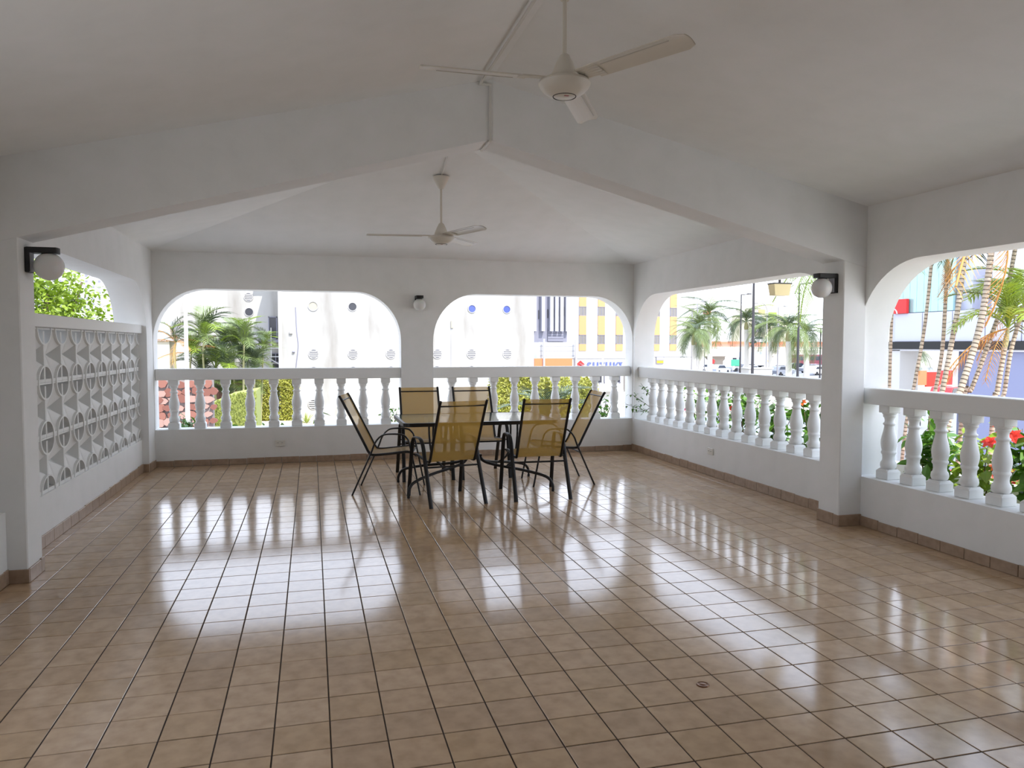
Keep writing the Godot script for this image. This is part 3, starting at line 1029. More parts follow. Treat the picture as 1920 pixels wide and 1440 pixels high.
func make_shared_plants() -> void:
	FR = [frond(0.62, 1.15, 40, 0.34, 0.016, 0.15, 1.1, 5), frond(0.85, 0.95, 30, 0.34, 0.017, 0.35, 0.6, 6), frond(-0.1, 0.55, 20, 0.22, 0.016, -0.1, 0.9, 7), frond(0.75, 1.0, 18, 0.34, 0.034, 0.3, 0.6, 8)]
	for k in 3:
		var b := MB.new()
		b.tint = [Color(0.72, 0.78, 0.7), Color(1, 1, 1), Color(1.3, 1.22, 1.0)][k]
		b.leaf(Vector3.ZERO, Vector3.BACK, Vector3.UP, 1.0, 0.52, [0.1, 0.2, 0.3][k])
		LEAF.append(b.mesh())
	for e in [["red", rgb(232, 70, 56)], ["pink", rgb(236, 120, 150)], ["orange", rgb(244, 120, 60)], ["yellow", rgb(244, 196, 50)]]:
		var m := mat("petal_" + e[0], e[1], 0.5)
		m.backlight_enabled = true
		m.backlight = e[1]

func palm(called: String, label: String, category: String, group: String, pts: Array, radii: Array, fronds: Array, trunk_mat: Material, ringed := false, shaft := 0.0) -> Node3D:
	# pts in world space from the foot up; fronds: [mesh, yaw, pitch, length, material]
	var o := thing(called, label, category, pts[0], 0.0, group)
	var loc := []
	for p in pts: loc.append(p - pts[0])
	var path := smooth_path(loc, 4)
	var b := MB.new()
	if ringed:
		var L := 0.0
		for k in path.size() - 1: L += (path[k + 1] - path[k]).length()
		var n := int(L / 0.055)
		var cur := Curve3D.new()
		for p in path: cur.add_point(p)
		for k in n:
			var t0 := float(k) / n
			var p0 := cur.sample_baked(t0 * cur.get_baked_length())
			var p1 := cur.sample_baked((k + 1.0) / n * cur.get_baked_length())
			var r0: float = lerpf(radii[0], radii[-1], t0)
			var sh := 0.82 + 0.3 * fmod(absf(sin(k * 12.9898) * 43758.5), 1.0)
			b.tint = Color(sh, sh * 0.98, sh * 0.93)
			b.taper([p0, p0.lerp(p1, 0.72)], [r0 * 1.03, r0 * 0.97], 10)
			b.tint = Color(0.34, 0.31, 0.27)
			b.taper([p0.lerp(p1, 0.7), p1], [r0 * 0.93, r0 * 0.93], 10)
	else:
		var rr := []
		for k in path.size(): rr.append(lerpf(radii[0], radii[-1], float(k) / (path.size() - 1)))
		b.taper(path, rr, 8)
	part(o, "trunk", b, trunk_mat)
	var top: Vector3 = path[-1]
	if shaft > 0.0:
		var dir: Vector3 = (path[-1] - path[-2]).normalized()
		b = MB.new()
		b.taper([top - dir * 0.05, top + dir * shaft * 0.25, top + dir * shaft], [radii[-1] * 0.9, radii[-1] * 1.15, radii[-1] * 0.45], 8)
		part(o, "crownshaft", b, M.crownshaft)
		top += dir * shaft * 0.85
	for f in fronds:
		var q := part(o, "frond", FR[f[0]], f[4])
		q.transform = Transform3D(Basis(Vector3.UP, f[1]) * Basis(Vector3.RIGHT, -f[2]) * Basis.from_scale(Vector3.ONE * f[3]), top)
	return o

func crown(n: int, length: float, seed_: int, kind := 0, mats := ["frond_green"], low := -0.5, high := 0.9, dry := 0.0) -> Array:
	var r := rng(seed_)
	var out := []
	for k in n:
		var t := float(k) / n
		var m: Material = M[mats[r.randi() % mats.size()]]
		var g := kind
		if r.randf() < dry:
			m = M.frond_dry
			g = 2
		out.append([g, TAU * (t * 1.618 * 3.0 + r.randf() * 0.12), lerpf(low, high, pow(t, 0.8)) + r.randfn(0, 0.08), length * (0.8 + 0.35 * r.randf()), m])
	return out

func shrub(called: String, label: String, at: Vector3, height: float, spread: float, leaves: int, size: float, m: Material, seed_: int, flowers := [], group := "planter shrubs outside the balusters") -> void:
	var o := thing(called, label, "plant", at, 0.0, group)
	var r := rng(seed_)
	var stems := []
	for k in 4:
		var a := TAU * (k + r.randf() * 0.6) / 4
		var tip := Vector3(cos(a) * spread * (0.3 + 0.5 * r.randf()), height * (0.7 + 0.3 * r.randf()), sin(a) * spread * (0.3 + 0.5 * r.randf()))
		var mid := tip * Vector3(0.35, 0.5, 0.35) + Vector3(r.randfn(0, 0.02), 0, r.randfn(0, 0.02))
		var b := MB.new()
		b.taper([Vector3(cos(a) * 0.015, 0.0, sin(a) * 0.015), mid, tip], [0.008, 0.006, 0.003], 5)
		part(o, "stem", b, M.stem)
		stems.append([mid, tip])
	for k in int(leaves * 1.8):
		var s: Array = stems[k % 4]
		var t := r.randf()
		var p: Vector3 = (Vector3.ZERO.lerp(s[0], t * 2.0) if t < 0.5 else s[0].lerp(s[1], t * 2.0 - 1.0)) if k % 3 == 0 else s[0].lerp(s[1], t)
		p += Vector3(r.randfn(0, spread * 0.22), r.randfn(0, height * 0.1), r.randfn(0, spread * 0.22))
		p.y = maxf(p.y, 0.07)
		p.x = clampf(p.x, -0.2, 0.17)
		var a := r.randf() * TAU
		var q := part(o, "leaf", LEAF[r.randi() % 3], m)
		q.transform = Transform3D(Basis(Vector3.UP, a) * Basis(Vector3.RIGHT, r.randfn(-0.15, 0.5)) * Basis(Vector3.BACK, r.randfn(0, 0.5)) * Basis.from_scale(Vector3.ONE * size * (0.7 + 0.6 * r.randf())), p)
	for f in flowers:
		var b := MB.new()
		for k in 6:
			var a := TAU * k / 6
			b.leaf(Vector3.ZERO, Vector3(cos(a), 0.45, sin(a)).normalized(), Vector3.UP, f[2], f[2] * 0.75, 0.3)
		var q := part(o, "flower", b, M["petal_" + f[0]])
		q.transform = Transform3D(Basis(Vector3.RIGHT, 0.3) * Basis(Vector3.BACK, 0.7), f[1])

func leaf_skin(b: MB, r: RandomNumberGenerator, a: Vector3, u: Vector3, w: Vector3, n: int, size: float, out: Vector3) -> void:
	# leaves over the parallelogram a, a+u, a+w
	for k in n:
		var p := a + u * r.randf() + w * r.randf() + out * r.randf_range(-0.3, 0.7) * size
		var d := (out * 0.5 + Vector3(r.randfn(0, 1), r.randfn(0.2, 1), r.randfn(0, 1))).normalized()
		var sh := 0.62 + r.randf() * 0.65
		b.tint = Color(sh, sh * (0.92 + 0.16 * r.randf()), sh * 0.8)
		b.leaf(p, d, (out + Vector3(r.randfn(0, 0.4), 0.5, r.randfn(0, 0.4))).normalized(), size * (0.7 + 0.6 * r.randf()), size * 0.5, 0.2)

func hedge(label: String, at: Vector3, size: Vector3, n: int, leaf: float, m: Material, seed_: int) -> void:
	var o := thing("hedge", label, "hedge", at)
	var h := size * 0.5
	part(o, "core", boxed(size - Vector3.ONE * leaf * 0.5, 0.0, Vector3(0, h.y, 0)), m)
	var b := MB.new()
	var r := rng(seed_)
	leaf_skin(b, r, Vector3(-h.x, 0, h.z), Vector3(size.x, 0, 0), Vector3(0, size.y, 0), n, leaf, Vector3.BACK)
	leaf_skin(b, r, Vector3(-h.x, size.y, -h.z), Vector3(size.x, 0, 0), Vector3(0, 0, size.z), n / 3, leaf, Vector3.UP)
	for s in [-1.0, 1.0]:
		leaf_skin(b, r, Vector3(s * h.x, 0, -h.z), Vector3(0, 0, size.z), Vector3(0, size.y, 0), n / 6, leaf, Vector3(s, 0, 0))
	part(o, "foliage", b, m, "stuff")


# ---------------------------------------------------------------- street
func street_lamp(label: String, at: Vector3, top: float, arm: float, r: float, m: Material, style := 0) -> void:
	var o := thing("street_lamp", label, "street lamp", Vector3(at.x, GROUND, at.z), 0.0, "street lamps along the road")
	var h := top - GROUND
	var b := MB.new()
	b.taper([Vector3(0, 0, 0), Vector3(0, h, 0)], [r * 1.3, r * 0.8], 8)
	part(o, "pole", b, m)
	if style == 0:
		b = MB.new()
		b.tube([Vector3(0, h - 0.03, 0), Vector3(arm, h + 0.04, 0)], r * 0.7, r * 0.7, 6)
		part(o, "arm", b, m)
		part(o, "lamp_head", boxed(Vector3(absf(arm) * 0.55, 0.09, 0.22), 0.03, Vector3(arm * 1.05, h + 0.06, 0)), m)
	elif style == 1:
		part(o, "lamp_head", boxed(Vector3(0.62, 0.1, 0.25), 0.03, Vector3(0, h + 0.03, 0)), m)
	else:
		b = MB.new()
		b.tube(smooth_path([Vector3(0, h - 0.05, 0), Vector3(arm * 0.2, h + 0.4, 0), Vector3(arm * 0.6, h + 0.62, 0), Vector3(arm, h + 0.6, 0)], 4), r * 0.7, r * 0.7, 6)
		part(o, "arm", b, m)
		part(o, "lamp_head", boxed(Vector3(0.5, 0.08, 0.2), 0.03, Vector3(arm * 1.2, h + 0.58, 0)), m)

func car(label: String, at: Vector3, turn: float, m: Material, group := "cars in the street below the overpass") -> void:
	var o := thing("parked_car", label, "car", at, turn, group)
	var side := func(pts: Array, w: float) -> MB:
		var b := MB.new()
		var p := PackedVector2Array()
		for e in pts: p.append(Vector2(e[0], e[1]))
		b.prism(p, Transform3D(Basis(), Vector3(0, 0, -w / 2)), w, true)
		return b
	part(o, "body", side.call([[-2.1, 0.3], [2.1, 0.3], [2.2, 0.55], [2.1, 0.8], [1.3, 0.92], [-1.9, 0.96], [-2.2, 0.85], [-2.2, 0.5]], 1.75), m)
	part(o, "cabin", side.call([[-1.7, 0.94], [1.15, 0.9], [0.45, 1.42], [0.2, 1.48], [-1.0, 1.48], [-1.3, 1.4]], 1.5), m)
	part(o, "windows", side.call([[-1.45, 0.98], [0.95, 0.95], [0.4, 1.36], [-1.1, 1.38]], 1.54), M.car_glass)
	for sx in [-1.3, 1.3]:
		for sz in [-0.8, 0.8]:
			var b := MB.new()
			b.lathe([Vector2(0, -0.1), Vector2(0.3, -0.1), Vector2(0.32, 0), Vector2(0.3, 0.1), Vector2(0, 0.1)], 14, Vector3.ZERO, Basis(Vector3.RIGHT, PI / 2))
			var w := part(o, "wheel", b, M.tyre)
			w.position = Vector3(sx, 0.32, sz)

func porthole(o: Node3D, at: Vector3, r: float, glass: Material, louvred := false) -> void:
	var face := Basis(Vector3.RIGHT, PI / 2)
	var b := MB.new()
	b.lathe([Vector2(r * 0.9, -0.02), Vector2(r * 0.92, 0.05), Vector2(r * 1.08, 0.05), Vector2(r * 1.12, -0.02)], 24, Vector3.ZERO, face)
	var p := part(o, "porthole", b, M.louvre)
	p.position = at
	b = MB.new()
	b.lathe([Vector2(0, 0.012), Vector2(r * 0.93, 0.012)], 24, Vector3.ZERO, face)
	part(p, "pane", b, glass)
	if louvred:
		for k in 4:
			var y := r * (-0.6 + 0.4 * k)
			var hw := sqrt(maxf(0.01, r * r * 0.85 - y * y))
			part(p, "slat", boxed(Vector3(hw * 2, r * 0.24, 0.05), 0.0, Vector3(0, y, 0.03)), M.stained_white)

func window(o: Node3D, at: Vector3, w: float, h: float, pane: Material, mull := true) -> void:
	# front towards +z
	var b := MB.new()
	for s in [-1.0, 1.0]:
		b.box(Vector3(s * (w / 2 - 0.03), 0, 0), Vector3(0.06, h, 0.1))
		b.box(Vector3(0, s * (h / 2 - 0.03), 0), Vector3(w, 0.06, 0.1))
	if mull: b.box(Vector3(0.02, 0, 0), Vector3(0.05, h, 0.08))
	var f := part(o, "window", b, M.grey_dark)
	f.position = at
	part(f, "pane", boxed(Vector3(w - 0.08, h - 0.08, 0.03)), pane)

func flat_text(parent: Node3D, called: String, text: String, at: Vector3, height: float, m: Material, width := 0.0) -> void:
	var t := TextMesh.new()
	var f := SystemFont.new()
	f.font_names = PackedStringArray(["Droid Sans"])
	f.font_weight = 700
	t.font = f
	t.text = text
	t.font_size = 64
	t.pixel_size = height / 46.0
	t.depth = 0.08
	var q := part(parent, called, t, m)
	q.position = at
	if width > 0.0:
		var w: float = t.get_aabb().size.x
		if w > 0.01: q.scale.x = width / w

func build_white_buildings() -> void:
	var o := thing("porthole_building", "long white stained building with rows of round portholes", "building", Vector3(6.35, GROUND, -50))
	part(o, "wall", boxed(Vector3(16.7, 13.3, 7.9), 0.0, Vector3(0, 6.65, -3.95)), M.stained_white)
	part(o, "edge_pipe", boxed(Vector3(0.2, 13.3, 0.2), 0.02, Vector3(-8.25, 6.65, 0.08)), M.clean_white)
	var L := func(x: float, y: float) -> Vector3:
		return Vector3(x - 6.35, y - GROUND, 0)
	porthole(o, L.call(0.12, 3.84), 0.29, M.porthole_beige)
	porthole(o, L.call(2.57, 3.84), 0.27, M.window_dark)
	porthole(o, L.call(10.38, 3.81), 0.26, M.porthole_blue)
	porthole(o, L.call(12.77, 3.80), 0.26, M.porthole_blue)
	for x in [0.12, 2.57, 4.99, 8.04, 10.34, 12.81]:
		porthole(o, L.call(x, 0.81), 0.3, M.grey_dark, true)
	for x in [0.11, 2.57, 4.99, 8.0, 10.34]:
		porthole(o, L.call(x, -0.27), 0.28, M.window_dark)
	porthole(o, L.call(0.06, -2.4), 0.3, M.window_dark, true)
	var b := MB.new()
	b.tube(smooth_path([L.call(-0.95, 3.76), L.call(-0.9, 2.29), L.call(-0.82, 1.28), L.call(-0.97, -0.07), L.call(-1.0, -1.5)], 4), 0.035, 0.035, 6, Vector3.BACK)
	part(o, "hose", b, M.grey_dark)
	b = MB.new()
	b.tube([L.call(9.0, 2.6) + Vector3(0, 0, 0.02), L.call(8.95, -0.6) + Vector3(0, 0, 0.02)], 0.025, 0.025, 6)
	part(o, "downpipe", b, M.grey_wall)
	part(o, "wall_fitting", boxed(Vector3(0.16, 0.5, 0.12), 0.02, L.call(9.02, 2.75) + Vector3(0, 0, 0.04)), M.porthole_beige)
	part(o, "wall_fitting", boxed(Vector3(0.2, 0.16, 0.16), 0.03, L.call(-1.25, 2.15) + Vector3(0, 0, 0.05)), M.louvre)
	part(o, "wall_fitting", boxed(Vector3(0.16, 0.1, 0.16), 0.03, L.call(-1.1, 0.95) + Vector3(0, 0, 0.05)), M.grey_dark)
	# set-back wing behind the palms
	o = thing("white_annex", "white set-back wing behind the palms with a metal awning", "building", Vector3(-5.8, GROUND, -58))
	part(o, "wall", boxed(Vector3(7.4, 13.5, 6), 0.0, Vector3(0, 6.75, -3)), M.stained_white)
	var K := func(x: float, y: float) -> Vector3:
		return Vector3(x + 5.8, y - GROUND, 0)
	porthole(o, K.call(-4.34, 4.82), 0.3, M.grey_dark, true)
	porthole(o, K.call(-4.32, 3.75), 0.3, M.window_dark)
	b = MB.new()
	for k in 9:
		b.box(K.call(-3.0 + 0.0, 0.0) + Vector3(-0.52 + 0.13 * k, 7.28, 0.62), Vector3(0.09, 0.05, 1.7), 0.0, Basis(Vector3.RIGHT, 0.7))
	b.box(K.call(-3.0, 0) + Vector3(0, 7.26, 0.62), Vector3(1.15, 0.03, 1.7), 0.0, Basis(Vector3.RIGHT, 0.7))
	part(o, "awning", b, M.metal_roof)
	window(o, K.call(-2.7, 2.63) + Vector3(0, 0, 0.05), 0.6, 1.6, M.window_dark, false)
	window(o, K.call(-2.55, 0.45) + Vector3(0, 0, 0.05), 0.6, 0.7, M.window_dark)
	part(o, "landing", boxed(Vector3(1.3, 0.18, 1.6), 0.0, K.call(-2.75, 1.65) + Vector3(0, 0, 0.8)), M.grey_dark)
	b = MB.new()
	for y in [1.15, 0.55]:
		b.tube([K.call(-3.3, y) + Vector3(0, 0, 1.6), K.call(-2.2, y) + Vector3(0, 0, 1.6)], 0.035, 0.035, 5)
	b.tube([K.call(-2.75, 2.6) + Vector3(0, 0, 1.6), K.call(-2.75, 0.5) + Vector3(0, 0, 1.6)], 0.035, 0.035, 5)
	b.tube([K.call(-3.3, 1.7) + Vector3(0, 0, 1.6), K.call(-3.3, 0.5) + Vector3(0, 0, 1.6)], 0.035, 0.035, 5)
	b.tube([K.call(-3.0, 0.5) + Vector3(0, 0, 1.6), K.call(-2.2, 0.0) + Vector3(0, 0, 1.6)], 0.035, 0.035, 5)
	part(o, "railing", b, M.clean_white)
	part(o, "undercroft", boxed(Vector3(0.5, 3.4, 0.06), 0.0, K.call(-2.5, -1.7) + Vector3(0, 0, 0.03)), M.window_dark)
	# low building at the far left of the first arch
	o = thing("cream_shed", "low white and cream building at the edge of the left arch", "building", Vector3(-8.4, GROUND, -45))
	part(o, "lower_wall", boxed(Vector3(1.8, 4.95, 2), 0.0, Vector3(0, 2.475, -1)), M.cream_wall)
	part(o, "upper_wall", boxed(Vector3(1.9, 1.05, 2.1), 0.0, Vector3(0, 5.47, -1)), M.clean_white)
	part(o, "ledge", boxed(Vector3(2.3, 0.08, 2.3), 0.0, Vector3(0.1, 4.95, -1)), M.grey_wall)
	# perforated wall beyond the left tree
	o = thing("perforated_wall", "tall white wall pierced by a grid of small holes beyond the tree", "wall", Vector3(-6.7, GROUND, -24))
	part(o, "wall", boxed(Vector3(2.75, 9.2, 0.3), 0.0, Vector3(0, 4.6, -0.15)), M.clean_white)
	part(o, "pilaster", boxed(Vector3(0.15, 9.2, 0.12), 0.0, Vector3(1.18, 4.6, 0.03)), M.cream_wall)
	b = MB.new()
	for i in 14:
		for j in 22:
			b.box(Vector3(-1.25 + 0.165 * i, 5.7 + 0.16 * j, 0.004), Vector3(0.07, 0.06, 0.01))
	part(o, "perforation", b, M.grey_dark, "stuff")

func build_street_buildings() -> void:
	var b := MB.new()
	# grey block with fins
	var o := thing("grey_block", "grey building with narrow dark slit windows behind the white one", "building", Vector3(23.6, GROUND, -75))
	part(o, "wall", boxed(Vector3(4.0, 13, 8), 0.0, Vector3(0, 6.5, -4)), M.grey_dark)
	for x in [22.0, 22.9, 23.8, 24.35, 24.9, 25.5]:
		part(o, "fin", boxed(Vector3(0.34, 7.0, 0.5), 0.0, Vector3(x - 23.6, 9.6, 0.25)), M.grey_wall)
	for e in [[22.54, 4.5], [23.5, 4.6], [24.08, 4.68], [24.62, 4.75], [25.2, 4.85]]:
		part(o, "window", boxed(Vector3(0.12, 0.9, 0.06), 0.0, Vector3(e[0] - 23.6, e[1] - GROUND, 0.02)), M.window_dark)
	for k in 5:
		part(o, "slat", boxed(Vector3(1.7, 0.24, 0.12), 0.0, Vector3(0.75, 5.2 + 0.28 * k, 0.06)), M.grey_dark)
	# shop with the sign
	o = thing("shop_front", "white shop with an orange fascia and a red and blue name sign", "building", Vector3(25.2, GROUND, -68))
	part(o, "wall", boxed(Vector3(10.6, 3.45, 5), 0.0, Vector3(0, 1.725, -2.5)), M.clean_white)
	part(o, "upper_wall", boxed(Vector3(3.6, 1.5, 4), 0.0, Vector3(-2.9, 4.2, -2.2)), M.clean_white)
	for k in 3:
		part(o, "cladding_line", boxed(Vector3(3.6, 0.04, 0.06), 0.0, Vector3(-2.9, 3.7 + 0.45 * k, -0.2)), M.grey_wall)
	part(o, "orange_fascia", boxed(Vector3(3.7, 1.0, 0.14), 0.0, Vector3(-3.35, 2.95, 0.07)), M.orange_fascia)
	part(o, "fascia_line", boxed(Vector3(6.9, 0.07, 0.1), 0.0, Vector3(1.85, 3.5, 0.05)), M.grey_wall)
	var logo := MB.new()
	# the angular red emblem: two hooked bars leaning into a diamond
	for s in [1.0, -1.0]:
		var p := PackedVector2Array()
		for e in [[-0.46, 0.06], [0.0, 0.46], [0.44, 0.08], [0.22, 0.08], [0.0, 0.24], [-0.1, 0.14], [0.16, -0.08], [-0.02, -0.08], [-0.28, 0.06]]:
			p.append(Vector2(e[0] * s, e[1] * s))
		logo.prism(p, Transform3D(Basis(), Vector3(0, 0, 0)), 0.08)
	var lg := part(o, "emblem", logo, M.sign_red, "", "red angular diamond emblem")
	lg.position = Vector3(24.55 - 25.2, -0.52 - GROUND, 0.02)
	flat_text(o, "lettering", "SUZUKI", Vector3(27.0 - 25.2, -0.66 - GROUND, 0.06), 0.8, M.sign_blue, 3.6)
	for x in [20.9, 24.05]:
		part(o, "downpipe", boxed(Vector3(0.18, 5.3, 0.18), 0.03, Vector3(x - 25.2, 2.6, 0.2)), M.grey_wall)
	for x in [1.2, 2.6, 4.2]:
		part(o, "shop_window", boxed(Vector3(1.0, 1.5, 0.06), 0.0, Vector3(x, 1.0, 0.02)), M.window_dim)
	# white block with orange stripes
	o = thing("striped_block", "white office block with orange vertical stripes and small windows", "building", Vector3(37.2, GROUND, -85))
	part(o, "wall", boxed(Vector3(16.6, 17, 10), 0.0, Vector3(0, 8.5, -5)), M.clean_white)
	for x in [30.95, 33.3, 35.6, 38.06, 40.4, 42.65]:
		for e in [[0.7, 1.5], [2.6, 4.84], [5.92, 8.15]]:
			part(o, "stripe", boxed(Vector3(0.9, e[1] - e[0], 0.1), 0.0, Vector3(x - 37.2, (e[0] + e[1]) / 2 - GROUND, 0.03)), M.orange_paint)
		for y in [2.05, 5.38, 8.7]:
			window(o, Vector3(x - 37.2, y - GROUND, 0.03), 0.9, 1.08, M.window_dim)
	part(o, "string_course", boxed(Vector3(16.6, 0.08, 0.1), 0.0, Vector3(0, 3.3, 0.04)), M.grey_wall)
	o = thing("notice_board", "small framed notice board fixed low on the striped block", "sign", Vector3(40.9, -0.45, -84.89))
	part(o, "board", boxed(Vector3(1.0, 0.9, 0.06), 0.01), M.grey_dark)
	part(o, "upper_panel", boxed(Vector3(0.86, 0.3, 0.02), 0.0, Vector3(0, 0.2, 0.04)), M.clean_white)
	part(o, "lower_panel", boxed(Vector3(0.86, 0.3, 0.02), 0.0, Vector3(0, -0.2, 0.04)), M.sign_orange)
	# low white house below the rail
	o = thing("white_house", "low white house with dark windows and a balcony railing beyond the corner shrubs", "house", Vector3(21.3, GROUND, -55))
	part(o, "wall", boxed(Vector3(4.2, 2.6, 4), 0.0, Vector3(0, 1.3, -2)), M.clean_white)
	for x in [0.2, 1.5]:
		window(o, Vector3(x, 2.1, 0.04), 0.7, 0.7, M.window_dark, false)
	for k in 9:
		part(o, "balcony_post", boxed(Vector3(0.05, 0.55, 0.05), 0.0, Vector3(-0.2 + 0.2 * k, 1.55, 0.6)), M.clean_white)
	part(o, "balcony_slab", boxed(Vector3(2.2, 0.12, 0.8), 0.0, Vector3(0.7, 1.22, 0.4)), M.clean_white)
	# building on the right: glass band, panels, black fascia, recessed blue walls
	o = thing("panel_building", "pale panelled building with green glass and a black fascia behind the palms", "building", Vector3(20, GROUND, -17))
	var G := GROUND
	for k in 8:
		var z := 8.0 - 1.25 * k - 0.6
		part(o, "panel", boxed(Vector3(0.3, 0.98, 1.22), 0.01, Vector3(0.15, 2.03 - G, z)), M.lavender)
	for k in 8:
		for j in 2:
			var z := 8.0 - 1.25 * k - 0.6
			part(o, "panel", boxed(Vector3(0.3, 0.6, 1.22), 0.01, Vector3(0.35, 2.86 + 0.62 * j - G, z)), M.panel_white)
	part(o, "upper_wall", boxed(Vector3(4, 3.2, 10), 0.0, Vector3(2.5, 4.1 - G, 3.4)), M.panel_white)
	for k in 12:
		part(o, "glass_pane", boxed(Vector3(0.08, 1.5, 0.62), 0.0, Vector3(0.25, 4.85 - G, 8.0 - 0.64 * k - 0.35)), M.teal_glass)
	for k in 9:
		part(o, "glass_pane", boxed(Vector3(0.08, 1.75, 0.3), 0.0, Vector3(0.1, 3.42 - G, -5.95 + 0.155 + 0.31 * k - 0.1)), M.teal_glass)
	part(o, "back_wall", boxed(Vector3(4, 4.2, 3.5), 0.0, Vector3(2.4, 3.6 - G, -4.6)), M.lavender)
	for k in 3:
		part(o, "panel", boxed(Vector3(0.3, 0.98, 1.22), 0.01, Vector3(0.15, 2.03 - G, -2.6 - 1.25 * k)), M.lavender)
	part(o, "black_fascia", boxed(Vector3(1.2, 0.26, 14.6), 0.0, Vector3(0.5, 1.41 - G, 1.3)), M.black_band)
	part(o, "soffit", boxed(Vector3(5, 0.06, 14.6), 0.0, Vector3(2.5, 1.25 - G, 1.3)), M.panel_white)
	part(o, "pillar", boxed(Vector3(0.8, 4.56, 0.62), 0.01, Vector3(0.4, 2.28, -5.75)), M.clean_white)
	part(o, "slate_wall", boxed(Vector3(0.2, 4.56, 1.05), 0.0, Vector3(0.8, 2.28, -3.1)), M.slate_wall)
	part(o, "blue_wall", boxed(Vector3(0.4, 4.56, 10.6), 0.0, Vector3(0.3, 2.28, 2.7)), M.blue_wall)
	o = thing("red_sign", "red square sign with a white arc on the panelled building", "sign", Vector3(19.96, 2.77, -22.5))
	part(o, "board", boxed(Vector3(0.12, 0.5, 0.8), 0.01), M.sign_red)
	b = MB.new()
	var arc := []
	for k in 9:
		var a := PI * 0.5 * k / 8
		arc.append(Vector3(-0.07, -0.26 + 0.22 * sin(a), -0.12 - 0.2 + 0.32 * cos(a)))
	b.tube(arc, 0.02, 0.03, 6, Vector3.RIGHT)
	part(o, "arc", b, M.clean_white)
	# painted wall and cars seen under that building
	o = thing("painted_wall", "colourful painted wall seen under the panelled building", "wall", Vector3(48, GROUND, -52))
	var cols := ["petal_pink", "sign_orange", "leaf_lime", "orange_fascia", "petal_red", "sign_red"]
	for k in 6:
		part(o, "painted_panel", boxed(Vector3(1.3, 1.2, 0.2), 0.0, Vector3(-3.6 + 1.3 * k, 1.9 + 0.12 * (k % 2), 0)), M[cols[k]])
	part(o, "base_wall", boxed(Vector3(8, 1.3, 0.3), 0.0, Vector3(-0.3, 0.65, 0)), M.ground_pale)
	car("white car parked under the panelled building", Vector3(31.5, GROUND, -35.5), 0.6, M.car_white, "")
	car("dark blue car by the painted wall", Vector3(43.5, GROUND, -48.5), 0.5, M.car_blue, "")
	car("red car by the painted wall", Vector3(48.6, GROUND, -49.4), 0.5, M.car_red, "")

